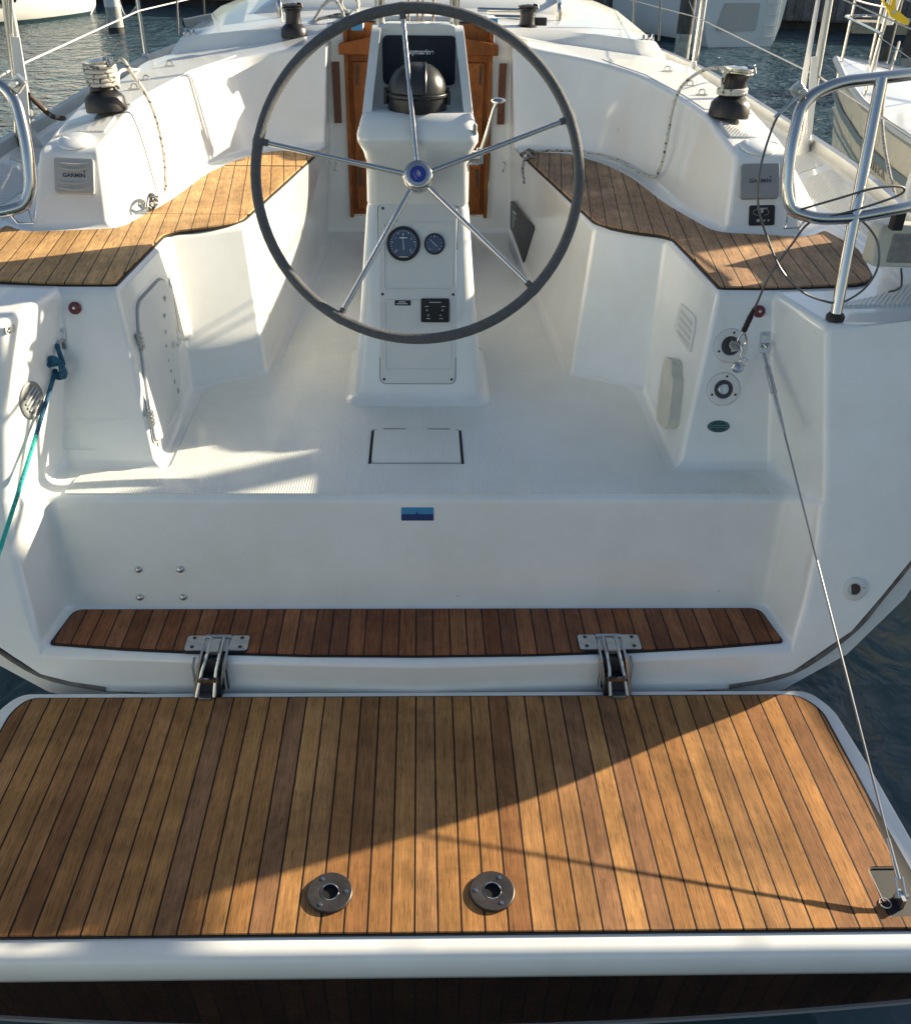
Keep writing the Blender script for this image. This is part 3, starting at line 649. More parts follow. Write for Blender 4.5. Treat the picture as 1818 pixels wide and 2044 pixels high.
for a in spokes:
    a = radians(a); P0 = [WT @ Vector((RW*cos(a+t), RW*sin(a+t), .012)) for t in (-.035, 0, .035)]
    mb = MB(); mb.tube(P0, [.0162, .0174, .0162], 14); mb.tube([WT @ Vector(((RW-.03)*cos(a), (RW-.03)*sin(a), .011)), WT @ Vector(((RW-.008)*cos(a), (RW-.008)*sin(a), .012))], .010, 10); obj('leather_tab', mb, LEATH, wh)

# ---- bench teak
bench = [(.46, 4.50), (.70, 4.43), (.835, 4.22), (.90, 3.96), (.925, 3.52), (1.00, 3.14), (1.30, 3.07), (1.395, 3.14), (1.47, 3.00), (1.40, 2.64), (1.32, 2.585), (1.06, 2.558), (.872, 2.565), (.845, 3.10), (.72, 3.155), (.625, 3.24)]
bench = [(.467, 4.47), (.68, 4.44), (.815, 4.22), (.885, 3.96), (.925, 3.52), (1.01, 3.13), (1.31, 3.075), (1.40, 3.16), (1.43, 2.95), (1.355, 2.66), (1.30, 2.60), (1.05, 2.560), (.872, 2.562), (.850, 3.09), (.72, 3.155), (.625, 3.235)]
rad = [.02, .06, .1, .1, .1, .06, .06, .02, .05, .06, .05, .05, .012, .05, .08, .05]
for s in (1, -1):
    P = fil2(bench, rad, 5); C0 = Vector((sum(p[0] for p in P)/len(P), sum(p[1] for p in P)/len(P)))
    big = []
    for i, p in enumerate(P):   # offset outline
        a, b = Vector(P[i-1]), Vector(P[(i+1) % len(P)]); t = (b-a).normalized(); nrm = Vector((-t.y, t.x)); big.append((p[0]+nrm.x*.006, p[1]+nrm.y*.006))
    area = sum(P[i-1][0]*P[i][1]-P[i][0]*P[i-1][1] for i in range(len(P)))
    if area > 0: big = [(2*p[0]-q[0], 2*p[1]-q[1]) for p, q in zip(P, big)]
    mb = MB(); mb.prism([(s*x, y) for x, y in big], 1.215, 1.2235); obj('seat_caulking', mb, CAULK, Y)
    mb = MB(); mb.prism([(s*x, y) for x, y in P], 1.216, 1.229); sp_ = obj('seat_planking', mb, TK_B if s > 0 else TK_B_SUNLIT, Y)
    if s < 0:   # cuts of the lifting seat lids
        mb = MB(); mb.box((-.672, 4.12, 1.2268), (.33, .010, .0062)); mb.box((-.79, 3.32, 1.2268), (.37, .0025, .005)); obj('lid_cut', mb, CAULK, sp_)

# ---- port locker door with finger holes
T = on_side(2.76, .94, -1)
mb = MB(); dp = [(-.275, -.175), (-.19, -.205), (.20, -.20), (.235, -.15), (.245, .02), (.12, .235), (-.10, .235), (-.275, .16)]
dpoly = fil2([(-.215, -.175), (-.13, -.205), (.21, -.19), (.255, -.12), (.235, .10), (.10, .225), (-.235, .225), (-.27, .15)], .05, 5)
# door frame lies on the port wall: local X runs aft->fwd reversed; build directly in Y/Z of the wall
def wallpt(y, z, s, off=0):
    p, n = hitX(0, y, z, s); return p+n*off
def wall_prism(poly, s, o0, o1):
    bm = bmesh.new(); bm.faces.new([bm.verts.new((0, y, z)) for y, z in poly])
    for n_, c_ in [((0, -.48, .723), (0, A2[1], .74)), ((0, 1.60, .10), (0, 3.03, .74))]+[((0, 1, 0), (0, 2.4+.05*k, 0)) for k in range(50)]:
        bmesh.ops.bisect_plane(bm, geom=bm.verts[:]+bm.edges[:]+bm.faces[:], plane_co=c_, plane_no=n_, dist=1e-5)
    bm.verts.ensure_lookup_table(); bm.verts.index_update(); n = len(bm.verts); mb = MB()
    P = [hitX(0, v.co.y, v.co.z, s) for v in bm.verts]
    vs = [p+nn*o0 for p, nn in P]+[p+nn*o1 for p, nn in P]; fs = []
    for f in bm.faces: ids = [v.index for v in f.verts]; fs.append(tuple(i+n for i in ids))
    for e in bm.edges:
        if len(e.link_faces) == 1: i, j = e.verts[0].index, e.verts[1].index; fs.append((i, j, j+n, i+n))
    bm.free(); mb.add(vs, fs); return mb
DP = [(2.401, .805), (2.44, .790), (2.725, .775), (2.755, .80), (2.930, 1.075), (2.870, 1.143), (2.625, 1.143), (2.566, 1.079), (2.437, .882)]
DR = [.015, .03, .02, .03, .02, .04, .05, .03, .03]
dpo = fil2(DP, DR, 5)
dcx, dcz = 2.66, .97
obj('door_recess', wall_prism(fil2([(dcx+(y-dcx)*1.035, dcz+(z-dcz)*1.04) for y, z in DP], DR, 5), -1, -.002, .0018), GREYP, Y)
obj('door_surround', wall_prism(fil2([(dcx+(y-dcx)*1.12, dcz+(z-dcz)*1.09) for y, z in DP], DR, 5), -1, -.002, .0008), GRP, Y)
dr = obj('locker_door', wall_prism(dpo, -1, -.002, .009), PLAST, Y, bevel=.003)
for y, z, r in ((2.833, 1.084, .012), (2.782, 1.046, .010), (2.746, 1.007, .008), (2.712, .974, .006), (2.696, .933, .005), (2.695, .898, .007), (2.704, .856, .009), (2.72, .817, .011)):
    c = wallpt(y, z, -1, .0095); p, n = hitX(0, y, z, -1)
    mb = MB(); mb.lathe([(r, 0), (r*.9, .0012), (.001, .0013)], 16, frame(c, (0, 1, 0), (0, 0, 1)) if n.x < 0 else frame(c, (0, -1, 0), (0, 0, 1))); obj('finger_hole', mb, GREYP, dr)
for y, z in ((2.545, 1.058), (2.421, .868)):
    c = wallpt(y, z, -1, .008); mb = MB(); mb.box(c, (.012, .018, .052)); 
    for k in range(4): mb.box(c+Vector((.005, 0, -.019+k*.0125)), (.008, .022, .009))
    obj('hinge', mb, STEEL, dr, bevel=.001)
c = wallpt(2.785, .950, -1, .012); mb = MB(); mb.lathe([(.012, 0), (.010, .008), (.004, .012)], 14, frame(c, (0, -1, 0), (0, 0, 1))); mb.box(c+Vector((.012, .015, 0)), (.008, .04, .012)); obj('turn_latch', mb, PLAST, dr, bevel=.002)
RS = [(2.872, .935), (2.975, .893), (3.045, 1.10), (3.03, 1.140), (2.965, 1.146), (2.935, 1.11)]
bx_ = obj('recessed_shelf', wall_prism(fil2(RS, .015, 4), -1, -.001, .005), PLAST, Y, bevel=.001)
obj('shelf_back', wall_prism(fil2([(2.962+(y-2.962)*.72, 1.02+(z-1.02)*.84) for y, z in RS], .012, 4), -1, .005, .0065), CREAM, bx_)
# ---- seat-front window
def wall_quad_prism(P, s, o0, o1): return wall_prism(P, s, o0, o1)
wq = [(4.84, .925), (4.26, .925), (4.31, .755), (4.89, .762)]
wq = [(4.27, 1.0), (4.27, .76), (4.86, .78), (4.86, .93)]
wq = [(4.25, .945), (4.335, .745), (4.88, .765), (4.82, .925)]
wf = obj('companion_window', wall_prism(fil2(wq, .02, 4), 1, -.004, .008), BLACK, Y)
cy_ = sum(p[0] for p in wq)/4; cz_ = sum(p[1] for p in wq)/4
obj('pane', wall_prism([(cy_+(p[0]-cy_)*.72, cz_+(p[1]-cz_)*.66) for p in wq], 1, .006, .0105), PANE, wf)
obj('pane_trim', wall_prism([(cy_+(p[0]-cy_)*.35+.10, cz_+(p[1]-cz_)*.40) for p in wq], 1, .0104, .0125), GREYP, wf)

# ---- starboard: louvred vent, shower cover, fillers, decal, caps, eyes
vp = [(2.885, 1.075), (2.66, 1.09), (2.60, 1.03), (2.60, .955), (2.79, .945)]
vp = [(2.775, 1.105), (2.625, 1.112), (2.60, 1.09), (2.562, 1.017), (2.725, 1.020), (2.75, 1.04)]
vn = obj('louvre_vent', wall_prism(fil2(vp, .02, 4), 1, -.002, .005), PLAST, Y, bevel=.001)
for k in range(4):
    z = 1.092-k*.0185; y0 = 2.625-k*.010; obj('louvre_slot', wall_prism([(y0, z), (y0+.115, z), (y0+.115, z-.0075), (y0, z-.009)], 1, .004, .0068), GREYV, vn)
sc = fil2([(2.665, .965), (2.60, .975), (2.575, .945), (2.545, .94), (2.465, .83), (2.485, .80), (2.575, .782), (2.605, .80)], .018, 4)
sh = obj('shower_cover', wall_prism(sc, 1, -.004, .036), CREAM, Y, bevel=.010, seg=3)
def deck_filler(x, z):
    T = on_aft(x, z); mb = MB()
    mb.lathe([(.0485, 0), (.0485, .0025), (.045, .0045), (.029, .0045), (.0275, .0025), (.0275, -.0)], 40, T); f = obj('filler_cap', mb, PLAST, Y, smooth=18); mb = MB(); mb.tube([T @ Vector((.0487*cos(a), .0487*sin(a), .0002)) for a in [2*pi*k/48 for k in range(48)]], .0009, 5, closed=True); obj('sealant_line', mb, GREYP, f)
    mb = MB(); mb.lathe([(.0275, .0015), (.001, .0018)], 32, T); obj('filler_well', mb, GREYD, f)
    for a in (80, 205, -25):
        mb = MB(); mb.lathe([(.0035, .004), (.0035, .0058), (.001, .006)], 10, T @ Matrix.Translation((.038*cos(radians(a)), .038*sin(radians(a)), 0))); obj('screw', mb, BLACK, f)
    mb = MB()
    if z > 1:
        mb.box(T @ Vector((.004, .006, .008)), (.022, .014, .018), Matrix.Rotation(.3, 3, 'Y')); mb.box(T @ Vector((.009, -.009, .010)), (.022, .010, .012), Matrix.Rotation(-.2, 3, 'Y')); mb.tube([T @ Vector((-.006, 0, .01)), T @ Vector((.004, -.014, .014)), T @ Vector((.016, -.012, .012))], .0025, 8)
    else:
        mb.lathe([(.016, .002), (.014, .004), (.001, .005)], 20, T); mb.prism(fil2([(-.008, -.014), (.008, -.012), (.005, 0), (.010, .014), (-.006, .015), (-.004, 0)], .003, 3), .004, .011, T)
    obj('filler_key', mb, STEEL, f, bevel=.001)
deck_filler(.905, 1.076); deck_filler(.893, .958)
T = on_aft(.886, .855); mb = MB(); mb.prism(circ(.034, 36, 0, 0, .0185), 0, .001, T); dc = obj('oval_sticker', mb, GREYL, Y)
mb = MB(); mb.prism(circ(.0325, 36, 0, 0, .0172), .0011, .0015, T); obj('sticker_ground', mb, RUB, dc)
mb = MB(); mb.prism(circ(.030, 36, 0, 0, .0150), .0016, .0020, T); obj('sticker_ring', mb, GREEN, dc)
mb = MB(); mb.prism(circ(.025, 36, 0, 0, .0125), .0021, .0024, T); obj('sticker_ground', mb, RUB, dc)
mb = MB(); mb.prism([(-.029, -.0055), (.029, -.0055), (.029, -.0015), (-.029, -.0015)], .0025, .0028, T); mb.prism([(-.029, .0055), (.029, .0055), (.029, .0015), (-.029, .0015)], .0025, .0028, T); obj('sticker_bars', mb, GREEN, dc)
text('sticker_lettering', 'RECREATION', .0052, T @ Matrix.Translation((0, 0, .0028)), WHT, dc, ext=.0001) if False else None
mb = MB()
for y in (.0085, -.0085): mb.prism([(-.008, y-.001), (.008, y-.001), (.008, y+.001), (-.008, y+.001)], .0025, .0028, T)
for k in range(12): mb.prism([(-.025+k*.0042, -.0007), (-.0225+k*.0042, -.0007), (-.0225+k*.0042, .0007), (-.025+k*.0042, .0007)], .0025, .0028, T)
obj('sticker_lettering', mb, GREEN, dc)
T = on_aft(.805, .80) if False else None
for s in (1, -1):
    T = on_aft(s*.980, 1.168); mb = MB(); mb.lathe([(.0175, 0), (.0175, .006), (.014, .010), (.006, .0105), (.001, .0085)], 24, T); cp = obj('red_cap', mb, RED, Y)
    mb = MB(); mb.lathe([(.0045, .009), (.004, .0125), (.001, .013)], 12, T); obj('cap_centre', mb, STEEL, cp)
    T = on_aft(s*1.004+(.02 if s < 0 else 0), 1.085); 
    if s < 0: T = on_aft(-1.026, 1.088)
    mb = MB(); mb.prism(rrect(.027, .060, .002, 2), 0, .003, T); ey = obj('strap_eye', mb, STEEL, Y, bevel=.0008)
    mb = MB(); mb.lathe([(.0085, .003), (.0085, .0055), (.004, .0065)], 16, T @ Matrix.Translation((0, .018, 0))); obj('screw', mb, STEEL, ey)
    mb = MB(); mb.tube(spline([T @ Vector(p) for p in ((-.008, -.004, .002), (-.006, -.006, .016), (0, -.014, .022), (.006, -.006, .016), (.008, -.004, .002))], 5), .0035, 8); obj('eye_loop', mb, STEEL, ey)
T = on_aft(-1.075, 1.19); mb = MB(); mb.prism(rrect(.040, .020, .006, 3), 0, .001, T); la = obj('latch_recess', mb, GREYL, Y)
mb = MB(); mb.prism(rrect(.012, .014, .001, 1), .001, .006, T); mb.tube([T @ Vector((-.014, -.002, .003)), T @ Vector((.014, -.002, .003))], .002, 6); obj('latch', mb, STEEL, la)
# round vent on port wing, outlet on starboard wing
T = on_side(2.30, .985, -1, .001); mb = MB(); T = T @ Matrix.Diagonal((.95, 1, 1, 1)); mb.lathe([(.052, 0), (.052, .004), (.046, .006), (.043, .004), (.001, .004)], 36, T); vv = obj('round_vent', mb, GREYM, Y)
for k in range(5):
    yy = -.026+k*.013; hw = sqrt(.037**2-yy*yy)*.92; mb = MB(); mb.tube([T @ Matrix.Rotation(radians(20), 4, 'Z') @ Vector((-hw, yy, .006)), T @ Matrix.Rotation(radians(20), 4, 'Z') @ Vector((hw, yy, .006))], .0035, 6); obj('vent_fin', mb, GREYL, vv)
T = on_aft(1.207, .555, .001); mb = MB(); mb.lathe([(.0335, 0), (.0335, .003), (.031, .005), (.0195, .006), (.0175, .0008)], 36, T); ot = obj('bilge_outlet', mb, PLAST, Y)
mb = MB(); mb.lathe([(.0172, .0010), (.001, .0012)], 24, T); obj('outlet_bore', mb, BORE, ot); mb = MB(); mb.tube([T @ Vector((.018*cos(a), .018*sin(a), .005)) for a in [2*pi*k/28 for k in range(28)]], .0025, 6, closed=True); obj('outlet_ring', mb, CREAM, ot)
mb = MB(); mb.lathe([(.002, .004), (.002, .006)], 8, T @ Matrix.Translation((.024, .005, 0))); obj('screw', mb, BLACK, ot)

# ---- wind displays on coamings
for s in (1, -1):
    T = on_aft(s*1.165, 1.371); mb = MB(); mb.prism(rrect(.128, .116, .008, 3), 0, .018, T); gd = obj('wind_display', mb, GREYP if s > 0 else GREYL, Y, bevel=.004, seg=2)
    text('display_lettering', 'GARMIN', .0185, T @ Matrix.Translation((0, .000, .0185)), TXT, gd, ext=.0003, bold=.0004, sx=1.05)
    mb = MB(); mb.prism([(.030, .012), (.038, .012), (.034, .0185)], .0184, .0189, T); obj('display_emblem', mb, TXT, gd)
    if s < 0:
        for yy in (.045, .028, -.020, -.040):
            mb = MB(); P = [T @ Vector((x*.052, yy-.010*(1-x*x)*(1 if yy > 0 else .7), .0185)) for x in [k/8-1 for k in range(17)]]; mb.tube(P, [.0012+.0045*(1-(k/8-1)**2) for k in range(17)], 8); obj('moulded_wave', mb, GREYL, gd)
T = on_aft(1.178, 1.272); mb = MB(); mb.prism(rrect(.086, .068, .006, 3), 0, .006, T); pp = obj('thruster_panel', mb, RUB, Y, bevel=.0015)
mb = MB(); mb.prism([(-.004, .008), (.004, .008), (.004, .022), (-.004, .022)], .006, .0064, T); mb.prism([(-.018, .022), (.018, .022), (.018, .0245), (-.018, .0245)], .006, .0064, T)
mb.tube([T @ Vector((-.008+.018*cos(a)-.004, .010+.010*sin(a), .0064)) for a in [radians(60+15*k) for k in range(17)]], .0007, 5); mb.tube([T @ Vector((.012+.010*cos(a), .010+.010*sin(a), .0064)) for a in [radians(-120+15*k) for k in range(17)]], .0007, 5)
obj('panel_symbol', mb, GREYL, pp)
for x in (-.013, .008, .022):
    mb = MB(); mb.prism(rrect(.010, .009, .001, 1, x, -.018), .006, .0085, T) if x < 0 else mb.lathe([(.0035, .006), (.003, .009)], 12, T @ Matrix.Translation((x, -.018, 0))); obj('panel_button', mb, GREYL, pp)

# ---- winches
def winch(loc, sc=1., top=CHR):
    base = MB(); base.lathe([(.072, 0), (.073, .008), (.070, .045), (.062, .055), (.045, .070)], 36, Matrix.Diagonal((sc, sc, sc, 1)))
    me_ = obj('winch', base, ANOD, None, smooth=50)
    dm = MB(); dm.lathe([(.045, .068), (.042, .085), (.041, .120), (.047, .138), (.052, .142)], 32, Matrix.Diagonal((sc, sc, sc, 1))); d = obj('winch_drum', dm, ANOD, me_, smooth=50)
    tp = MB(); tp.lathe([(.052, .142), (.058, .146), (.058, .150), (.049, .153), (.049, .156), (.056, .158), (.056, .163), (.030, .168), (.018, .170), (.016, .166), (.001, .166)], 32, Matrix.Diagonal((sc, sc, sc, 1))); obj('self_tailer', tp, top, me_, smooth=50)
    ar = MB(); ar.tube([Vector((.030, -.01, .170))*sc, Vector((.052, -.02, .166))*sc, Vector((.056, -.024, .150))*sc], .006*sc, 8); obj('feeder_arm', ar, top, me_)
    return me_
def place(o, loc, tilt=(0, 0, 0)):
    o.parent = Y; o.matrix_parent_inverse = Matrix.Identity(4); o.rotation_euler = tilt
    o.location = Vector(loc)-Y.location
w1 = winch((0, 0, 0)); place(w1, (1.135, 3.60, 1.522), (radians(-3), radians(4), 0))
def dup_part(src, loc, tilt):
    c = src.copy(); COL.objects.link(c); place(c, loc, tilt)
    for ch in KIDS(src): k = ch.copy(); COL.objects.link(k); k.parent = c
    return c
w2 = dup_part(w1, (-1.135, 3.60, 1.522), (radians(-3), radians(-4), 0))
w3 = winch((0, 0, 0), .86, ANOD); place(w3, (-.607, 4.97, 1.648), (0, 0, 0))
w4 = dup_part(w3, (.528, 5.08, 1.648), (0, 0, 0))
mb = MB()
for s in (1, -1):   # small padeyes on the coaming tops
    for x, y, z in ((1.125, 3.95, 1.548), (1.13, 4.16, 1.553), (1.11, 4.5, 1.57)):
        mb = MB(); mb.box((s*x, y, z+.002), (.045, .012, .005)); mb.tube(spline([(s*x-.013, y, z), (s*x-.008, y, z+.018), (s*x+.008, y, z+.018), (s*x+.013, y, z)], 5), .003, 7); obj('fairlead', mb, CHR, Y)

# ---- coachroof
def roofz(x, yy):
    zc = 1.70+.10*min(1, max(0, (yy-4.9)/1.6)) if yy < 7.5 else 1.80-.10*(yy-7.5)
    xe = max(.35, 1.16-.10*max(0, yy-6.2)); return zc-.055*min(1.2, abs(x)/xe)**2-.05*max(0, abs(x)/xe-.8)
rings = []
for yy in (4.93, 4.985, 5.25, 5.6, 6.1, 6.8, 7.6, 8.6, 9.4):
    xe = max(.35, 1.16-.10*max(0, yy-6.2)-.25*max(0, yy-8.4)); row = []
    low = yy == 4.93
    base = 1.28 if yy > 4.99 else 1.25
    for k in range(-8, 9):
        t = k/8; x = t*xe; z = roofz(x, max(yy, 4.985))
        if low: z = (1.69 if abs(x) < .42 else 1.66-.09*min(1, (abs(x)-.42)/.55))
        row.append(Vector((x, yy, z)))
    row = [Vector((-(xe+.16), yy, base)), Vector((-(xe+.05), yy, row[0].z-.06))]+row+[Vector((xe+.05, yy, row[-1].z-.06)), Vector((xe+.16, yy, base))]
    rings.append(row)
mb = MB(); mb.loft(rings, caps=False, closed=False); obj('coachroof', mb, GRP, Y, smooth=50)
mb = MB(); mb.loft([[Vector((x, yy, 1.30)) for x in (-1.72*k, -.6*k, .6*k, 1.72*k)] for yy, k in ((4.9, 1), (6.4, 1), (8.0, .88), (9.6, .56), (11.2, .04))], caps=False, closed=False); obj('foredeck', mb, GRP, Y)
# sliding hatch, its garage and rails
mb = MB(); mb.prism(fil2([(-.345, 5.0), (.345, 5.0), (.345, 5.75), (-.345, 5.75)], .03, 3), 1.66, 1.745); obj('sliding_hatch', mb, GRP, Y, bevel=.015, seg=3)
mb = MB(); rows = []
for yy, h in ((5.55, .0), (5.62, .055), (6.6, .075), (7.0, .0)):
    rows.append([Vector((x, yy, roofz(x, yy)+h*(1 if abs(x) < .8 else 0)-.004)) for x in [-.9+1.8*k/12 for k in range(13)]])
mb.loft(rows, caps=False, closed=False); obj('hatch_garage', mb, GRP, Y, smooth=40)
mb = MB(); mb.box((0, 4.935, 1.715), (.70, .05, .028)); obj('hatch_lip', mb, BLACK, Y, bevel=.006)
# blue-ended hatch slide covers
for x, y, w_ in ((-.29, 4.80, .05), (.335, 4.80, .05)):
    mb = MB(); mb.box((x, y+.09, 1.725), (w_, .22, .055)); hc = obj('slide_end', mb, PLAST, Y, bevel=.008); mb = MB(); mb.box((x, y-.024, 1.725), (w_+.002, .012, .057)); obj('blue_end_cap', mb, SKYB, hc, bevel=.004)
# handrails on the roof
for s in (1, -1):
    P = fillet([(s*.72, 5.35, roofz(.72, 5.35)), (s*.72, 5.35, roofz(.72, 5.35)+.07), (s*.82, 6.3, roofz(.82, 6.3)+.07), (s*.98, 6.0+.9, roofz(.9, 6.9)+.05), (s*.98, 6.9, roofz(.9, 6.9)-.01)], .05, 5)
    mb = MB(); mb.tube(P, .013, 10)
    for t in (5.7, 6.1, 6.5): mb.tube([(s*(.72+(t-5.35)*.11), t, roofz(.75, t)-.01), (s*(.72+(t-5.35)*.11), t, roofz(.75, t)+.065)], .009, 8)
    obj('roof_handrail', mb, CHR, Y)
mb = MB(); mb.prism(rrect(.07, .05, .01, 2), 0, .085, Matrix.Translation((.60, 5.16, 1.648))); mb.tube([(.585, 5.10, 1.675), (.635, 5.10, 1.675)], .008, 8); obj('rope_clutch', mb, BLACK, Y, bevel=.008)
mb = MB(); mb.prism(rrect(.10, .12, .01, 2), 0, .05, Matrix.Translation((-.50, 5.2, 1.655))); obj('rope_clutch', mb, BLACK, Y, bevel=.008)
# rolled sprayhood end and tube, port side
mb = MB(); mb.tube([(-1.26, 5.55, 1.66), (-1.12, 5.59, 1.685)], .022, 14); obj('sprayhood_tube', mb, GREYP, Y)
mb = MB(); mb.tube([(-1.262, 5.54, 1.66), (-1.267, 5.538, 1.659)], .018, 14); obj('tube_bore', mb, HOLE, Y)
# small blocks at the roof corners
for s in (1, -1):
    mb = MB()
    for k in range(3): mb.lathe([(.006, -.006), (.018, -.005), (.018, .005), (.006, .006)], 14, Matrix.Translation((s*(1.10+k*.028), 5.03+.02*k, 1.655)) @ Matrix.Rotation(pi/2, 4, 'Y'))
    obj('turning_block', mb, CHR, Y)

# ---- companionway doors
mb = MB(); mb.box((-.006, 4.915, 1.275), (.712, .03, .89)); cd = obj('companionway_door', mb, DOOR, Y)
for s in (-1, 1):
    mb = MB(); mb.box((-.006+s*.172, 4.893, 1.205), (.30, .016, .70)); dpn = obj('door_panel', mb, DOOR, cd, bevel=.006)
    mb = MB(); mb.box((-.006+s*.300, 4.883, 1.50), (.010, .010, .085)); obj('door_hinge', mb, BRONZE, cd); mb = MB(); mb.box((-.006+s*.300, 4.883, 1.02), (.010, .010, .085)); obj('door_hinge', mb, BRONZE, cd)
    mb = MB(); mb.box((-.006+s*.348, 4.880, 1.26), (.018, .03, .88)); obj('door_frame', mb, DOOR, cd, bevel=.003)
    mb = MB(); mb.box((s*.405-.002, 4.890, 1.415), (.036, .012, .275)); obj('board_slot', mb, mat('worn_wood', (.16, .045, .02), .4, noise=.6, nscale=90), Y)
mb = MB(); T = frame((-.006, 4.86, 1.635), (1, 0, 0), (0, 0, 1)); mb.prism([(x, .045*(1-(x/.38)**2)) for x in [-.38+.76*k/16 for k in range(17)]]+[(.38, -.045), (-.38, -.045)], -.05, .03, T); obj('door_head', mb, DOOR, cd, bevel=.006)
for s in (-1, 1):
    mb = MB(); mb.tube(spline([(s*.43-.004, 4.885, 1.10), (s*.43+.006, 4.865, 1.09), (s*.43-.006, 4.865, 1.06), (s*.43+.004, 4.885, 1.05)], 5), .003, 7); obj('small_hook', mb, CHR, Y)

# ---- swim platform
SPF = MB()
out = [(-1.12, 1.870), (1.10, 1.870), (1.13, 1.80), (1.145, 1.55), (1.165, 1.11), (-1.165, 1.11), (-1.145, 1.55), (-1.13, 1.80)]
oy = lambda p, d: p
# notches for the hinges along the forward edge
edge = [(-1.10, 1.872), (-.618, 1.872), (-.616, 1.838), (-.552, 1.838), (-.550, 1.872), (.514, 1.873), (.516, 1.841), (.584, 1.841), (.586, 1.873), (1.09, 1.873), (1.135, 1.80), (1.15, 1.55), (1.16, 1.14), (-1.16, 1.14), (-1.15, 1.55), (-1.14, 1.80)]
pe = fil2(edge, [.05, .008, .0, .0, .008, .008, 0, 0, .008, .06, .05, .03, .0, .0, .03, .05], 6)
mb = MB(); mb.prism(pe, .238, .300); swp = obj('swim_platform', mb, GRP, Y, bevel=.007, seg=3)
# rounded aft rim
prof = [(1.142, .2395), (1.142, .2988), (1.118, .300), (1.104, .296), (1.094, .284), (1.090, .262), (1.091, .236), (1.097, .218), (1.108, .206), (1.13, .204)]
mb = MB(); mb.loft([[Vector((x, y, z)) for y, z in prof] for x in [-1.19+2.38*k/12 for k in range(13)]]); obj('platform_rim', mb, GRP, swp, smooth=50)
ins = [(-1.055, 1.848), (1.045, 1.848), (1.095, 1.79), (1.108, 1.55), (1.118, 1.146), (-1.118, 1.146), (-1.108, 1.55), (-1.10, 1.79)]
def with_recess(P): return P
pin = fil2([(-1.06, 1.8435), (1.045, 1.8455), (1.09, 1.79), (1.095, 1.50), (1.078, 1.31), (1.078, 1.293), (1.012, 1.293), (1.006, 1.17), (1.108, 1.17), (1.11, 1.1440), (-1.11, 1.1440), (-1.095, 1.50), (-1.09, 1.79)], [.05, .05, .05, .02, .0, .01, .015, .01, .0, .0, .0, .02, .05], 5)
mb = MB(); mb.prism(pin, .300, .309); obj('platform_planking', mb, TK_P, swp, bevel=.0015, seg=1)
mb = MB(); mb.prism(fil2([(-1.068, 1.8490), (1.052, 1.8510), (1.098, 1.793), (1.103, 1.50), (1.117, 1.141), (-1.117, 1.141), (-1.103, 1.50), (-1.097, 1.793)], [.05, .05, .05, .02, 0, 0, .02, .05], 5), .299, .3045); obj('platform_caulking', mb, CAULK, swp)
# recess pan with cable lug (both sides)
for s in (1, -1):
    if s < 0: continue
    mb = MB(); mb.prism(rrect(.066, .12, .012, 3, 1.044, 1.232), .298, .3015); pan = obj('lug_pan', mb, GREYL, swp); mb = MB(); mb.tube(fillet([(1.012, 1.17, .305), (1.012, 1.291, .305), (1.078, 1.291, .305)], .012, 3), .0028, 6); obj('pan_gasket', mb, CAULK, pan)
for x in (-.195, .159):
    mb = MB(); mb.lathe([(.0485, 0), (.0495, .0015), (.0490, .0068), (.0475, .0078), (.022, .0078), (.019, .007), (.0185, .0)], 40, Matrix.Translation((x-.0, 1.236, .3085))); so_ = obj('ladder_socket', mb, BRONZE, swp, smooth=18)
    mb = MB(); mb.tube([(x+.0195*cos(a), 1.236+.0195*sin(a), .3163) for a in [2*pi*k/28 for k in range(28)]], .0012, 6, closed=True); obj('socket_ring', mb, CHR, so_)
    mb = MB(); mb.lathe([(.0185, .3092), (.001, .3096)], 24, Matrix.Translation((x, 1.236, 0))); obj('socket_bore', mb, HOLE, so_)
    for a in ((120, 0, 240) if x < 0 else (60, 180, -60)):
        mb = MB(); mb.lathe([(.0048, .3160), (.0043, .3178), (.001, .3182)], 10, Matrix.Translation((x+.036*cos(radians(a)), 1.236+.036*sin(radians(a)), 0))); obj('screw', mb, CHR, so_)
# planked skirt under the aft rim
def zb(x): return -.100+.085*(x/1.1)**2
xs = [-1.19+2.38*k/24 for k in range(25)]
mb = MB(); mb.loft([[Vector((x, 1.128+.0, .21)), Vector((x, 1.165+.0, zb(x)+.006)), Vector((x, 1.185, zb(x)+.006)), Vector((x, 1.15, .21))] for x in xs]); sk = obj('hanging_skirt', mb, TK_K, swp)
mb = MB(); mb.loft([[Vector((x, 1.158, zb(x)+.006)), Vector((x, 1.158, zb(x)-.004)), Vector((x, 1.192, zb(x)-.004)), Vector((x, 1.192, zb(x)+.006))] for x in xs]); obj('skirt_edge', mb, GREYP, sk)

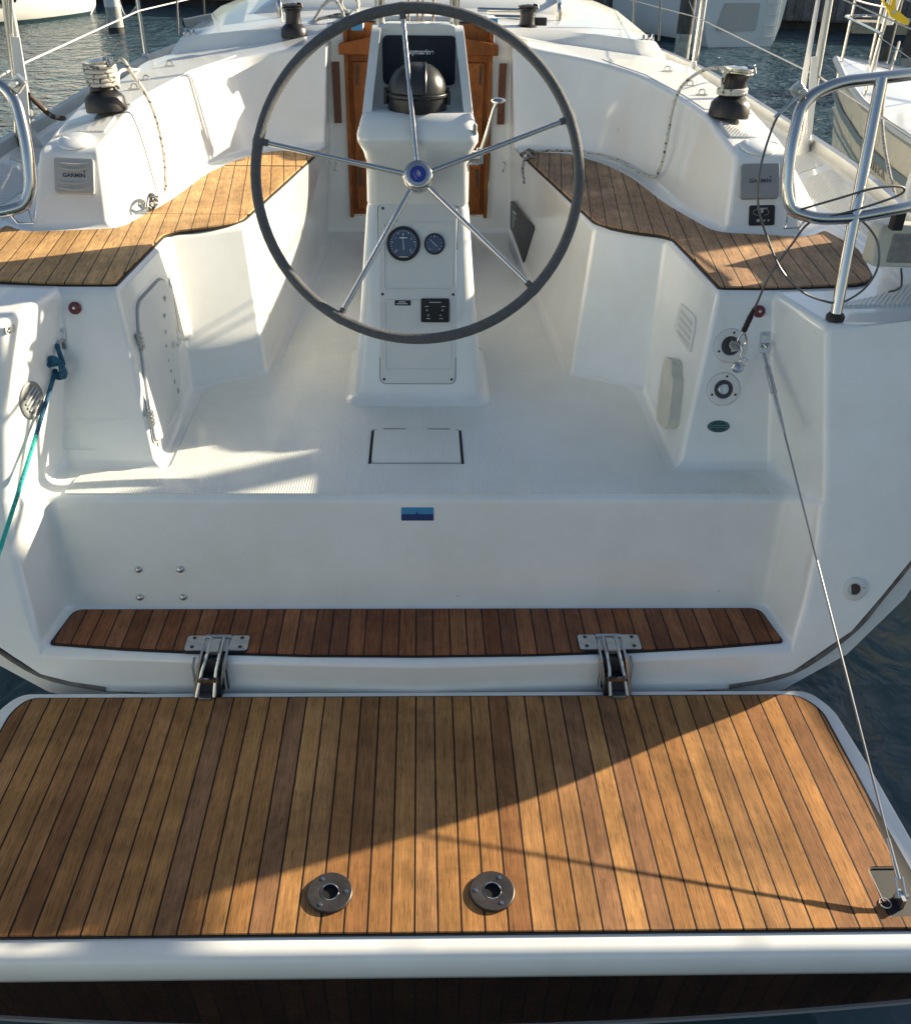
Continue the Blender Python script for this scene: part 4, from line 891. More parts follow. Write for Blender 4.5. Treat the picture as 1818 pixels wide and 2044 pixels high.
# hinges
for cx, ct in ((-.584, -.561), (.549, .531)):
    mb = MB(); mb.tube([(ct-.036, 1.974, .414), (ct+.036, 1.974, .414)], .0055, 10); hg = obj('platform_hinge', mb, STEEL, Y)
    for s in (-1, 1):
        mb = MB(); mb.prism(rrect(.052, .062, .007, 2, ct+s*.0605, 1.952), .4035, .4115); obj('hinge_plate', mb, STEEL, hg, bevel=.0015)
        for yy in (1.934, 1.972): mb = MB(); mb.lathe([(.0055, .411), (.0055, .4128), (.002, .4134)], 12, Matrix.Translation((ct+s*.066, yy, 0))); obj('screw', mb, BRONZE, hg)
    mb = MB(); mb.prism(rrect(.178, .070, .008, 2, ct, 1.951), .4025, .4092); obj('hinge_rebate', mb, CAULK, hg)
    mb = MB(); mb.box((ct, 1.950, .4095), (.066, .066, .004)); obj('hinge_bridge', mb, ALU, hg)
    mc = (cx+ct)/2
    mb = MB(); mb.box((ct, 1.910, .352), (.064, .050, .1035)); mb.box((mc, 1.868, .325), (.060, .026, .07)); obj('hinge_well', mb, GREYD, hg)
    mb = MB(); mb.box((ct, 1.930, .4150), (.024, .054, .015)); obj('hinge_block', mb, STEEL, hg, bevel=.0015)
    mb = MB(); mb.box((mc, 1.853, .362), (.054, .007, .011)); obj('hinge_pin', mb, CHR, hg)
    mb = MB(); mb.box((cx, 1.842, .309), (.034, .022, .016)); obj('platform_lug', mb, STEEL, hg, bevel=.001)
    for s in (-1, 1):
        mb = MB(); mb.tube([(ct+s*.017, 1.962, .417), (ct+s*.017, 1.898, .414), (mc+s*.019, 1.872, .378), (cx+s*.024, 1.840, .314)], .0052, 8); obj('hinge_link', mb, STEEL, hg)
        mb = MB(); mb.loft([[Vector((x+dx, y, z)) for dx in (-.003, .003)]+[Vector((x+dx, y2, z2)) for dx in (.003, -.003)] for x, y, z, y2, z2 in ((ct+s*.034, 1.935, .417, 1.935, .39), (ct+s*.034, 1.880, .412, 1.90, .37), (cx+s*.034, 1.856, .312, 1.878, .305))]); obj('hinge_cheek', mb, STEEL, hg)
    for s in (-1, 1):
        mb = MB(); mb.tube([(mc+s*.0415, 1.9, .4035), (mc+s*.0415, 1.872, .396), (mc+s*.0415, 1.867, .315)], .0035, 7); obj('slot_edging', mb, GREYP, hg)

# ---- platform stay (starboard) : turnbuckle, wire, lug
PA, PB = Vector((.995, 2.455, 1.066)), Vector((1.045, 1.205, .335))
d = (PB-PA).normalized(); Lp = (PB-PA).length
mb = MB(); mb.tube([PA+d*.27, PB-d*.10], .0028, 8); sty = obj('platform_stay', mb, WIREM, Y)
mb = MB(); mb.tube([PA-d*.0, PA+d*.045, PA+d*.048, PA+d*.13, PA+d*.133, PA+d*.137, PA+d*.14, PA+d*.20, PA+d*.275], [.005, .005, .0085, .0085, .0095, .0095, .006, .006, .004], 10); obj('turnbuckle', mb, STEEL, sty)
mb = MB(); mb.tube([PB-d*.115, PB-d*.03], [.004, .0055], 10); mb.tube([PB-d*.035+Vector((-.008, 0, 0)), PB+Vector((-.008, -.002, -.008))], .004, 8); mb.tube([PB-d*.035+Vector((.008, 0, 0)), PB+Vector((.008, -.002, -.008))], .004, 8); mb.tube([PB+Vector((-.016, 0, -.008)), PB+Vector((.016, 0, -.008))], .0045, 8); mb.box(PB+Vector((0, 0, -.018)), (.008, .03, .03)); obj('stay_clevis', mb, STEEL, sty)
mb = MB(); mb.tube([Vector((1.012+.012*cos(a), 1.20+.012*sin(a), .311)) for a in [2*pi*k/20 for k in range(20)]], .0012, 5, closed=True); obj('split_ring', mb, STEEL, sty)

# ---- pushpits
for s in (1, -1):
    loop = [(2.02*.0+1.62, 3.05, 1.82), (1.55, 2.66, 1.815), (1.243, 2.52, 1.793), (1.05, 2.50, 1.775), (.965, 2.485, 1.735), (.944, 2.44, 1.62), (.947, 2.415, 1.525), (.965, 2.402, 1.482), (1.03, 2.39, 1.466), (1.117, 2.39, 1.468), (1.274, 2.40, 1.496), (1.55, 2.56, 1.52), (1.64, 3.05, 1.55)]
    dx = -.04 if s < 0 else 0
    P = fillet([(s*(x)+dx, y, z) for x, y, z in loop], .10, 5)
    mb = MB(); mb.tube(P, .0152, 14); pu = obj('pushpit', mb, CHR, Y)
    mb = MB(); mb.tube([(s*1.114+dx, 2.325, 1.225), (s*1.128+dx, 2.39, 1.47), (s*1.16+dx, 2.50, 1.785)], .0148, 14); obj('pushpit_leg', mb, CHR, pu)
    mb = MB(); mb.lathe([(.024, 0), (.024, .010), (.018, .018)], 18, Matrix.Translation((s*1.114+dx, 2.325, 1.218))); obj('leg_foot', mb, RUB, pu)
    mb = MB(); mb.tube([(s*1.58+dx, 2.85, 1.25), (s*1.60+dx, 2.88, 1.80)], .0148, 12); obj('pushpit_leg', mb, CHR, pu)
    mb = MB(); mb.tube([(s*.962+dx, 2.41, 1.476), (s*.950+dx, 2.385, 1.442), (s*.985+dx, 2.38, 1.444), (s*1.005+dx, 2.395, 1.462)], .0032, 7); obj('lashing_eye', mb, CHR, pu)
    mb = MB(); mb.box((s*.955+dx, 2.492, 1.755), (.040, .022, .030), Matrix.Rotation(s*.8, 3, 'Y')); mb.lathe([(.010, -.014), (.010, .014)], 12, frame((s*.955+dx, 2.478, 1.757), (1, 0, 0), (0, 0, 1))); obj('lifeline_clamp', mb, STEEL, pu, bevel=.003)

# ---- stanchions and lifelines
def stanchion(x, y, z, h, r=.0125, lean=0, boot=False):
    mb = MB(); mb.tube([(x, y, z-.01), (x+lean, y, z+h*.4), (x+lean*2.2, y, z+h)], [r*1.05, r, r*.9], 12)
    st_ = obj('stanchion', mb, CHR if not boot else ALU, Y)
    mb = MB(); mb.lathe([(.034, -.02), (.032, .0), (.022, .018), (.020, .06), (.0165, .066)], 18, Matrix.Translation((x, y, z+.004))); obj('stanchion_base', mb, PLAST if x > 0 else ALU, st_)
    mb = MB(); mb.lathe([(r*.9, -.01), (r*1.35, 0), (r*1.35, .012), (r*.6, .022)], 12, Matrix.Translation((x+lean*2.2, y, z+h))); obj('stanchion_cap', mb, CHR, st_)
stanchion(1.655, 4.13, 1.305, .60, .016, -.012, True); stanchion(-1.648, 4.16, 1.305, .62, .018, .012, True)
stanchion(1.725, 6.35, 1.35, .62); stanchion(-1.735, 6.45, 1.35, .62)
for s in (1, -1):
    mb = MB(); mb.tube([(s*1.61, 2.95, 1.80), (s*1.62, 4.13, 1.90), (s*1.725, 6.4, 1.955), (s*1.45, 8.4, 2.0)], .0028, 7); obj('lifeline', mb, WIREM, Y)
    mb = MB(); mb.tube([(s*1.61, 2.95, 1.52), (s*1.65, 4.13, 1.60), (s*1.725, 6.4, 1.66), (s*1.45, 8.4, 1.70)], .0040, 7); obj('lifeline', mb, PLAST if s < 0 else WIREM, Y)
for x0, x1, r in ((-1.668, -1.610, .0125), (-1.690, -1.588, .009)):
    mb = MB(); mb.tube([(x0, 4.08, 1.30), ((x0+x1)/2, 4.09, 1.60), (x1, 4.10, 1.90)], r, 10); obj('gate_brace', mb, CHR, Y)
mb = MB(); mb.tube([(1.598, 4.10, 1.33), (1.582, 4.10, 1.60), (1.572, 4.10, 1.90)], [.013, .012, .008], 10); obj('gate_brace', mb, PLAST, Y)
mb = MB(); mb.prism([(-.012, 0), (.010, .0), (.014, -.12), (.004, -.30), (-.016, -.31), (-.016, -.10)], -.004, .004, frame((1.590, 4.06, 1.68), (1, -.1, .18), (-.18, 0, 1))); obj('chafe_sleeve', mb, PLAST, Y)
# shrouds
for s in (1, -1):
    mb = MB(); mb.tube([(s*1.47, 7.0, 1.34), (s*1.46, 7.0, 1.46), (s*1.30, 7.05, 3.6), (s*.9, 7.1, 8.0)], [.006, .006, .0035, .0035], 8); obj('shroud', mb, DKWIRE, Y)
    mb = MB(); mb.tube([(s*1.20, 5.12, 1.64), (s*1.16, 5.3, 2.5), (s*.9, 6.0, 6.0)], [.005, .0035, .0035], 8); obj('backstay_tail', mb, DKWIRE, Y)
# mast and boom above the frame
mb = MB(); mb.tube([(0, 8.3, 1.7), (0, 8.3, 13.5)], .085, 20); mst = obj('mast', mb, ALU, Y)

# ================================================================= LOOSE GEAR ON THE YACHT
def rope(name, P, r, m, label, cat, group=None, n=8, sp=8, extra=None, parent=None):
    mb = MB(); mb.tube(spline(P, sp), r, n)
    if extra: extra(mb)
    o = obj(name, mb, m, parent)
    if label: tag(o, label, cat, group)
    return o
def wraps(cx, cy, z0, z1, r, turns, rr, tilt=0):
    def f(mb):
        P = [(cx+r*cos(2*pi*t*turns), cy+r*sin(2*pi*t*turns), z0+(z1-z0)*t+tilt*cos(2*pi*t*turns)) for t in [k/(turns*20) for k in range(turns*20+1)]]
        mb.tube(P, rr, 8)
    return f
rope('sheet_rope', [(-1.07, 3.62, 1.690), (-1.045, 3.585, 1.692), (-1.02, 3.56, 1.665), (-.985, 3.62, 1.56), (-.965, 3.63, 1.45), (-.955, 3.60, 1.33), (-.960, 3.565, 1.245), (-.965, 3.50, 1.238), (-.968, 3.44, 1.245)], .0065, ROPE_W,
     'flecked white sheet wound many turns on the port coaming winch beside sunlit bench', 'rope', 'winch sheets', extra=lambda mb: (wraps(-1.135, 3.60, 1.603, 1.675, .053, 5, .0068, -.002)(mb), mb.tube(spline([(-1.09, 3.63, 1.612), (-1.20, 4.1, 1.60), (-1.30, 5.0, 1.50), (-1.45, 6.4, 1.42)], 8), .0065, 8)))
rope('sheet_rope', [(1.095, 3.565, 1.685), (1.07, 3.56, 1.690), (1.03, 3.66, 1.668), (1.00, 3.80, 1.595), (.985, 3.83, 1.50), (.965, 3.78, 1.38), (.955, 3.80, 1.28), (.945, 3.95, 1.238), (.90, 4.17, 1.236), (.87, 4.27, 1.238), (.76, 4.43, 1.238), (.60, 4.455, 1.238), (.52, 4.40, 1.24), (.475, 4.32, 1.24)], .0062, ROPE_W,
     'flecked white sheet from the starboard coaming winch lying around the shaded bench', 'rope', 'winch sheets', extra=lambda mb: (wraps(1.135, 3.60, 1.598, 1.618, .049, 2, .0062)(mb), mb.tube(spline([(1.09, 3.57, 1.61), (1.082, 3.56, 1.65), (1.09, 3.562, 1.685)], 6), .006, 8)))
# knot and free end hanging at the starboard bench corner
def coilknot(cx, cy, cz, r, k=3, rr=.006, seed=1):
    rnd = random.Random(seed); P = []
    for i in range(k*8):
        a = i*2*pi/7.3; P.append((cx+r*cos(a)*(1+.2*rnd.random()), cy+r*sin(a)*.8, cz+r*.9*sin(a*1.7+1)*.9))
    return P
rope('knotted_rope_end', coilknot(.492, 4.34, 1.245, .020, 2, seed=3)+[(.47, 4.27, 1.235), (.455, 4.22, 1.20), (.46, 4.19, 1.165), (.462, 4.18, 1.15)], .0055, ROPE_G,
     'short grey rope end knotted over the forward corner of the starboard bench', 'rope')
# cleat-like jammed hardware at the port bench
mb = MB(); mb.box((-.972, 3.40, 1.232), (.022, .10, .012)); mb.tube(spline([(-.972, 3.34, 1.245), (-.972, 3.38, 1.272), (-.972, 3.43, 1.272), (-.972, 3.47, 1.245)], 5), .006, 8); obj('bench_cleat', mb, CHR, Y)
rope('small_line', coilknot(-.972, 3.43, 1.250, .015, 2, seed=5)+coilknot(-.975, 3.37, 1.244, .011, 1, seed=8), .0040, ROPE_G, 'small grey line bunched on the cleat beside the port bench', 'rope')
# blue/turquoise line from the port eye
KN = Vector((-1.034, 2.445, 1.035))
kp = [KN+Vector((.004, .018, .045)), KN+Vector((.012, 0, .034))]
for i in range(46):
    a = i*.62; k = i/46
    kp.append(KN+Vector((.026*cos(a)*(1-.25*sin(3.1*a)), -.020-.018*sin(a*.53+.6)**2, .024*sin(a)+.010*cos(a*1.9)-.006)))
kp += [KN+Vector((-.022, -.026, -.030)), KN+Vector((-.036, -.024, -.050)), KN+Vector((-.045, -.022, -.078))]
bl = thing('platform_line', 'blue line knotted to the port eye, turquoise lower down, leading to the swim platform', 'rope', (KN.x, KN.y, KN.z))
rope('knot', kp, .0068, ROPE_B, None, None, parent=bl)
q0 = Vector((KN.x+.0, KN.y-.02, KN.z-.015)); q3 = Vector((-1.16, 1.18, .315)); qm = lambda t: q0.lerp(q3, t)+Vector((0, 0, -.03*sin(pi*t)))
rope('upper_line', [qm(t) for t in (0, .05, .1, .145)], .0060, ROPE_B, None, None, parent=bl)
rope('lower_line', [qm(t) for t in (.14, .3, .5, .7, .85, 1)], .0058, ROPE_T, None, None, parent=bl)
# lifeline strop with thimble hanging over the starboard quarter
st = thing('gate_strop', 'thin plastic-covered wire looping from the starboard rail corner down to a dangling pelican hook', 'wire strop', (.94, 2.4, 1.1))
P = [(.955, 2.475, 1.752), (.905, 2.455, 1.71), (.880, 2.43, 1.66), (.862, 2.40, 1.58), (.868, 2.38, 1.50), (.905, 2.37, 1.42), (.955, 2.36, 1.34), (1.02, 2.345, 1.285), (1.09, 2.335, 1.262), (1.13, 2.335, 1.262), (1.185, 2.345, 1.30), (1.215, 2.37, 1.355), (1.20, 2.40, 1.42), (1.12, 2.40, 1.475), (1.02, 2.39, 1.46), (.975, 2.38, 1.40), (.93, 2.37, 1.32), (.918, 2.38, 1.25), (.917, 2.395, 1.22)]
rope('wire', P, .0030, DKWIRE, None, None, parent=st, n=7)
rope('wire', [(.985, 2.39, 1.49), (1.06, 2.385, 1.515), (1.16, 2.385, 1.545), (1.235, 2.40, 1.545), (1.235, 2.40, 1.525), (1.13, 2.385, 1.492), (1.06, 2.38, 1.475)], .0030, DKWIRE, None, None, parent=st, n=7)
mb = MB(); P = [Vector((.918, 2.395, 1.225))+Vector((-.003, .02, -.05))*t*1.6 for t in [k/12 for k in range(13)]]; mb.tube(P, [.004+.0035*min(1, k/5)+.001*(k % 2) for k in range(13)], 10); obj('black_whipping', mb, RUB, st)
mb = MB(); mb.tube(fillet([(.914, 2.425, 1.147), (.900, 2.425, 1.118), (.902, 2.425, 1.105), (.913, 2.425, 1.098), (.924, 2.425, 1.105), (.926, 2.425, 1.118)], .008, 3, True), .0028, 8, closed=True); obj('thimble', mb, CHR, st)
mb = MB(); mb.tube(spline([(.912, 2.425, 1.10), (.917, 2.418, 1.085), (.914, 2.412, 1.075), (.918, 2.408, 1.062)], 5), .0035, 8)
mb.tube([Vector((.921+.013*cos(a), 2.405, 1.060+.013*sin(a))) for a in [2*pi*k/24 for k in range(24)]], .0011, 5, closed=True); obj('split_ring', mb, CHR, st)
mb = MB(); mb.lathe([(.004, -.016), (.013, -.011), (.018, 0), (.014, .010), (.006, .015)], 20, Matrix.Translation((.909, 2.405, 1.043))); obj('snap_hook', mb, CHR, st)
mb = MB(); a, b = Vector((.951, 2.474, 1.748)), Vector((.893, 2.452, 1.700)); mb.tube([a, b], .0048, 8); obj('swage', mb, STEEL, st)
# safety light on the starboard pushpit
lt = thing('safety_light', 'cream plastic lantern with ribbed clear lens fixed to the starboard pushpit', 'lantern', (1.37, 2.52, 1.30))
mb = MB(); mb.prism(rrect(.20, .118, .02, 4), -.045, .022, frame((1.375, 2.555, 1.352), (1, 0, -.02), (0, .05, 1))); obj('housing', mb, CREAM, lt, bevel=.010, seg=3)
GL = mat('lens', (.30, .29, .27), .12, noise=.3, nscale=60); Tl = frame((1.375, 2.555, 1.352), (1, 0, -.02), (0, .05, 1))
mb = MB(); mb.prism(rrect(.135, .080, .006, 3, .01, -.004), .018, .0245, Tl); ln = obj('lens', mb, GL, lt)
mb = MB()
for k in range(14): mb.tube([Tl @ Vector((-.052+k*.0095, -.040, .0245)), Tl @ Vector((-.052+k*.0095, .032, .0245))], .0022, 6)
obj('lens_ribs', mb, GL, ln)
mb = MB(); mb.box((1.30, 2.50, 1.435), (.03, .03, .05)); obj('bracket', mb, RUB, lt, bevel=.004)
rope('cable', [(1.36, 2.52, 1.295), (1.33, 2.44, 1.27), (1.29, 2.42, 1.262)], .003, DKWIRE, None, None, parent=lt)
# mainsheet falls and tackle above the companionway
ms = thing('mainsheet_tackle', 'bundle of pale pinkish mainsheet ropes hanging in front of the cabin roof', 'rope tackle', (0, 4.6, 1.7))
for k, (x, x2, r) in enumerate(((-.05, -.045, .006), (-.012, -.03, .006), (.012, -.01, .006), (.060, .05, .006))):
    rope('rope_fall', [(x2, 4.66, 1.615), (x, 4.68, 1.75), (x+.003, 4.75, 2.15), (x, 4.8, 2.6)], r, ROPE_TAN, None, None, parent=ms)
rope('rope_bunch', coilknot(-.012, 4.66, 1.66, .026, 3, seed=11)+coilknot(-.008, 4.66, 1.72, .018, 2, seed=12), .0055, ROPE_TAN, None, None, parent=ms)
# coiled halyards by the port roof winch
hl = thing('coiled_halyards', 'heap of black and cream halyards coiled beside the port roof winch', 'rope', (-.42, 5.1, 1.66))
for k in range(6):
    rnd = random.Random(k+20); z = 1.668+.010*k; cx, cy = -.40+rnd.uniform(-.03, .03), 5.14+rnd.uniform(-.03, .05); rx, ry = rnd.uniform(.07, .12), rnd.uniform(.08, .14)
    rope('coil', [(cx+rx*cos(a)*(1+.15*sin(3*a+k)), cy+ry*sin(a), z+.012*sin(2*a+k)) for a in [2*pi*j/12 for j in range(22)]], .0065, ROPE_G if k % 2 else ROPE_W, None, None, parent=hl)
rope('coil', [(-.53, 5.1, 1.70), (-.47, 5.12, 1.78), (-.42, 5.14, 1.80), (-.38, 5.1, 1.75), (-.36, 5.05, 1.68)], .008, ROPE_W, None, None, parent=hl)
for k in range(4):
    a0 = k*.4; rope('coil', [(-.36+.045*cos(a), 5.3+.03*k, 1.775+.045*sin(a)) for a in [a0+2*pi*j/10 for j in range(12)]], .0075, ROPE_W, None, None, parent=hl)
h2 = thing('coiled_line', 'grey line flaked down beside the starboard roof winch', 'rope', (.40, 5.1, 1.66))
for k in range(4):
    rope('coil', [(.40+(.07+.01*k)*cos(a), 5.14+.09*sin(a), 1.668+.010*k) for a in [2*pi*j/12 for j in range(16)]], .006, ROPE_G, None, None, parent=h2)
mb = MB(); mb.tube([(.30, 5.35, 1.72), (.52, 5.30, 1.72)], .014, 10); mb.tube([(.30, 5.38, 1.75), (.52, 5.34, 1.75)], .012, 10); obj('spare_tube', mb, CHR, h2)
# mooring rope on the port quarter
rope('mooring_rope', [(-1.615, 4.13, 1.50), (-1.60, 4.18, 1.455), (-1.60, 4.28, 1.40), (-1.605, 4.38, 1.372), (-1.60, 4.44, 1.36)], .011, ROPE_BR, 'thick brown and cream mooring rope hanging from the port stanchion', 'rope', n=10)
mb = MB(); mb.prism([(-.016, 0), (.014, .0), (.020, -.16), (.012, -.40), (-.012, -.42), (-.020, -.14)], -.004, .004, frame((-1.585, 4.05, 1.72), (1, .1, -.1), (.1, 0, 1))); tag(obj('boat_hook_blade', mb, PLAST), 'flat white plastic slat lashed to the port stanchion', 'plastic slat')

# horseshoe lifebuoy outside the view, added to throw shade on the starboard bench
shade_buoy = thing('lifebuoy', 'unseen white horseshoe lifebuoy added outside the pushpit to shade the starboard bench', 'lifebuoy', (1.64, 2.9, 1.28))
mb = MB(); mb.tube(spline([(1.66, 2.52, 1.50), (1.665, 2.44, 1.40), (1.665, 2.50, 1.27), (1.67, 2.76, 1.24), (1.675, 3.02, 1.27), (1.675, 3.10, 1.38), (1.67, 3.05, 1.50)], 6), .062, 12); mb.box((1.67, 2.73, 1.38), (.04, .62, .24)); obj('float', mb, PLAST, shade_buoy)

# ================================================================= NEIGHBOURING BOATS
def boat_hull(L, B, fz, stern=.75, seg=12):
    """bow at +Y, local origin amidships at waterline"""
    def bw(t): return B/2*((1-((t-.42)/.58)**2.1) if t > .42 else (stern+(1-stern)*(t/.42)**.8))
    rings = []
    for i in range(seg+1):
        t = i/seg; y = -L/2+L*t; b = max(.02, bw(t)); sh = fz*(1+.16*(t-.35)**2*2.5)
        rk = .0
        row = []
        for a, zz in ((1, 1), (1.0, .86), (.985, .6), (.94, .3), (.84, .05), (.6, -.18), (0, -.30)):
            fl_ = 1 if t < .6 else 1-(1-zz)*.35*(t-.6)/.4
            row.append(Vector((b*a*fl_, y-(1-max(zz, 0))*.45*max(0, t-.85)/.15, sh*zz)))
        rings.append(row+[Vector((-p.x, p.y, p.z)) for p in reversed(row[:-1])])
    return rings
def make_yacht(name, label, loc, rz, L, B, fz, hullm, stripe=None, cabin=True, windows=True, extra=None):
    t = thing(name, label, 'sailing yacht', (loc[0], loc[1], WZ), rz)
    R = wmat(t)
    rings = boat_hull(L, B, fz)
    mb = MB(); mb.M = R; mb.loft(rings, caps=False, closed=False); mb.add(rings[0], [tuple(range(len(rings[0])))]); obj('hull', mb, hullm, t, smooth=50)
    mb = MB(); mb.M = R; mb.loft([[Vector((r[0].x*k, r[0].y, r[0].z-.01+.03*(1-k*k))) for k in (-1, -.5, 0, .5, 1)] for r in rings], caps=False, closed=False); obj('deck', mb, GRP, t, smooth=50)
    for s in (0, 1):
        P = [Vector(((1 if s else -1)*(r[0].x+.012), r[0].y, r[0].z+.0)) for r in rings]; mb = MB(); mb.M = R; mb.tube(P, .028, 8); obj('gunwale', mb, ALU, t)
        if stripe:
            for (za, zb_) in ((.80, .84), (.70, .72)):
                mb = MB(); mb.M = R; q = []
                for r in rings:
                    sgn = 1 if s else -1; q.append([Vector((sgn*(abs(r[1].x)+.010), r[1].y, r[0].z*za)), Vector((sgn*(abs(r[1].x)+.010), r[1].y, r[0].z*zb_))])
                mb.loft(q, caps=False, closed=False); obj('cove_stripe', mb, stripe, t)
        mb = MB(); mb.M = R; mb.loft([[Vector(((1 if s else -1)*(abs(r[4].x)+.012), r[4].y, -.02)), Vector(((1 if s else -1)*(abs(r[3].x)*.96+.016), r[3].y, .10))] for r in rings[1:-1]], caps=False, closed=False); obj('boot_top', mb, mat('boot_top', (.02, .05, .06), .5), t)
    if cabin:
        zs = fz+.02; rows = []
        for y, hw, h in ((-L*.12, B*.30, .0), (-L*.11, B*.30, .36), (L*.10, B*.27, .40), (L*.24, B*.18, .26), (L*.30, B*.14, .0)):
            rows.append([Vector((x*hw, y, zs+h*(1-.12*x*x) if abs(x) < 1.01 else zs)) for x in (-1.15, -1, -.5, 0, .5, 1, 1.15)])
            rows[-1][0].z = rows[-1][-1].z = zs-.02
        mb = MB(); mb.M = R; mb.loft(rows, caps=False, closed=False); cb = obj('cabin', mb, GRP, t, smooth=35)
        if windows:
            for s in (-1, 1):
                mb = MB(); mb.M = R; mb.prism(rrect(L*.13, .13, .04, 3), 0, .02, frame((s*B*.305, -L*.0, zs+.2), (0, s, 0), (-s*.2, 0, 1))); obj('window', mb, DARKGL, cb)
    mb = MB(); mb.M = R; mb.tube([(0, L*.10, fz+.3), (0, L*.10, fz+L*1.15)], .075, 14); obj('mast', mb, ALU, t)
    mb = MB(); mb.M = R; mb.tube([(0, L*.095, fz+1.35), (0, -L*.30, fz+1.40)], .055, 12); bmo = obj('boom', mb, ALU, t)
    # pulpit and stanchions
    zt = rings[-1][0].z; mb = MB(); mb.M = R
    pp = fillet([(-B*.20, L*.36, zt+.60), (-.12, L*.49, zt+.62), (.12, L*.49, zt+.62), (B*.20, L*.36, zt+.60)], .2, 6)
    mb.tube(pp, .0135, 10); mb.tube([(q[0], q[1]-.02, q[2]-.28) for q in pp], .011, 8)
    for q in ((-B*.20, L*.36), (-.13, L*.475), (.13, L*.475), (B*.20, L*.36)): mb.tube([(q[0], q[1], zt-.12), (q[0]*.95, q[1]+.01, zt+.60)], .0125, 10)
    obj('pulpit', mb, CHR, t)
    for s in (-1, 1):
        for i in (2, 4, 6, 8):
            r = rings[i][0]; mb = MB(); mb.M = R; mb.tube([(s*(r.x-.05), r.y, r.z-.02), (s*(r.x-.05), r.y, r.z+.6)], .012, 8); obj('stanchion', mb, CHR, t)
        for h in (.3, .58):
            mb = MB(); mb.M = R; mb.tube([(s*(rings[i][0].x-.05), rings[i][0].y, rings[i][0].z+h) for i in (2, 4, 6, 8)]+[(s*B*.20, L*.36, zt+.58 if h > .5 else zt+.30)], .003, 6); obj('lifeline', mb, WIREM, t)
    return t, R, rings
HULLW = mat('white_hull', (.66, .66, .62), .25, coat=.4, noise=.05, nscale=3)
HULLC = mat('ivory_hull', (.62, .59, .50), .28, coat=.4, noise=.06, nscale=3)
STR = mat('grey_blue_stripe', (.12, .17, .21), .4)
# right-hand neighbour, bow beside our quarter
nb, R, rg = make_yacht('moored_yacht', 'ivory-hulled yacht berthed close to starboard, bow pointing away', (4.35, 3.55), radians(8), 10.4, 3.0, 1.2, HULLC, STR)
mb = MB(); mb.M = R; mb.tube([(-.02, 4.50, .1), (-.02, 4.62, 1.62), (-.01, 4.2, 5.0), (0, 1.2, 10.5)], [.004, .006, .005, .005], 8); mb.tube([(-.02, 4.6, 1.72), (-.02, 4.35, 3.5)], .05, 10); obj('furled_forestay', mb, PLAST, nb)
def hull_text(t, body, yw, zw, size):
    h = [c for c in KIDS(t) if c.name.startswith('hull')][0]; bv = BVHTree.FromPolygons([v.co.copy() for v in h.data.vertices], [tuple(p.vertices) for p in h.data.polygons])
    p, n, _, _ = bv.ray_cast(Vector((0, yw, zw)), Vector((1, 0, 0)))
    if n.x > 0: n = -n
    yy = Vector((0, 0, 1)); yy = (yy-n*yy.dot(n)).normalized(); xr = yy.cross(n); m = Matrix.Identity(4)
    for i in range(3): m[i][0], m[i][1], m[i][2] = xr[i], yy[i], n[i]
    m.translation = p+n*.006
    return text('hull_lettering', body, size, m, LETT, t, ext=.004)
LETT = mat('faded_lettering', (.30, .31, .30), .5)
hull_text(nb, 'W I N N E R', 6.45, .80, .13); hull_text(nb, '31', 6.10, .55, .13)
# bow lines, anchor roller gear on the neighbour's foredeck
for k, (x, y, r) in enumerate(((-.35, 3.6, .05), (-.15, 3.9, .035), (.10, 3.7, .05))):
    rope('coil_of_rope', [tuple(R @ Vector((x+.05*cos(a)+.01*k, y+.04*sin(a), 2.15-.30*(j/26)+.12*sin(a)))) for j, a in enumerate([2*pi*q/9 for q in range(27)])], .010, ROPE_TAN if k == 1 else ROPE_W, None, None, parent=nb)
mb = MB(); mb.M = R; mb.tube(spline([(-.40, 3.2, 1.52), (-.30, 3.5, 1.60), (-.12, 3.9, 1.66), (-.05, 4.1, 1.60)], 6), .022, 10); obj('navy_fender_line', mb, NAVY, nb)
rope('bow_line', [tuple(R @ Vector((-.10, 4.25, 1.62))), (2.62, 5.5, 1.2), (2.35, 4.2, .75), (2.12, 3.2, .62), (2.3, 2.0, .4)], .010, ROPE_G, 'grey bow line of the ivory-hulled neighbour, sagging down between the boats', 'rope')
rope('spring_line', [(2.95, 6.2, 1.9), (2.72, 4.6, 1.25), (2.62, 4.3, .95), (2.62, 4.2, .4)], .009, ROPE_G, 'dark flecked line hanging down the ivory hull', 'rope')
# yellow clip on the neighbour lifeline
cl = thing('yellow_clip', 'bright yellow plastic clip pegged on the wire above the ivory-hulled yacht', 'clip', (2.56, 5.4, 1.78))
mb = MB(); Tq = frame((2.48, 5.4, 1.762), (1, 0, -.45), (.45, 0, 1))
mb.prism(fil2([(-.10, .02), (-.02, .012), (.10, -.004), (.10, -.022), (0, -.024), (-.03, -.006)], .006, 3), -.01, .01, Tq); mb.prism(fil2([(-.06, .085), (.0, .012), (.10, .002), (.11, -.02), (0, -.008), (-.035, .02)], .006, 3), -.009, .011, Tq @ Matrix.Translation((0, .002, 0))); obj('jaws', mb, YEL, cl, bevel=.002)
mb = MB(); mb.lathe([(.010, -.014), (.010, .014)], 12, Tq); obj('spring_pin', mb, STEEL, cl)
rope('clip_line', [(1.66, 4.13, 1.90), (2.05, 4.8, 1.835), (2.42, 5.38, 1.785), (2.6, 6.2, 1.78), (3.2, 7.2, 1.80)], .004, WIREM, 'wire running from our stanchion head past the yellow clip', 'wire')
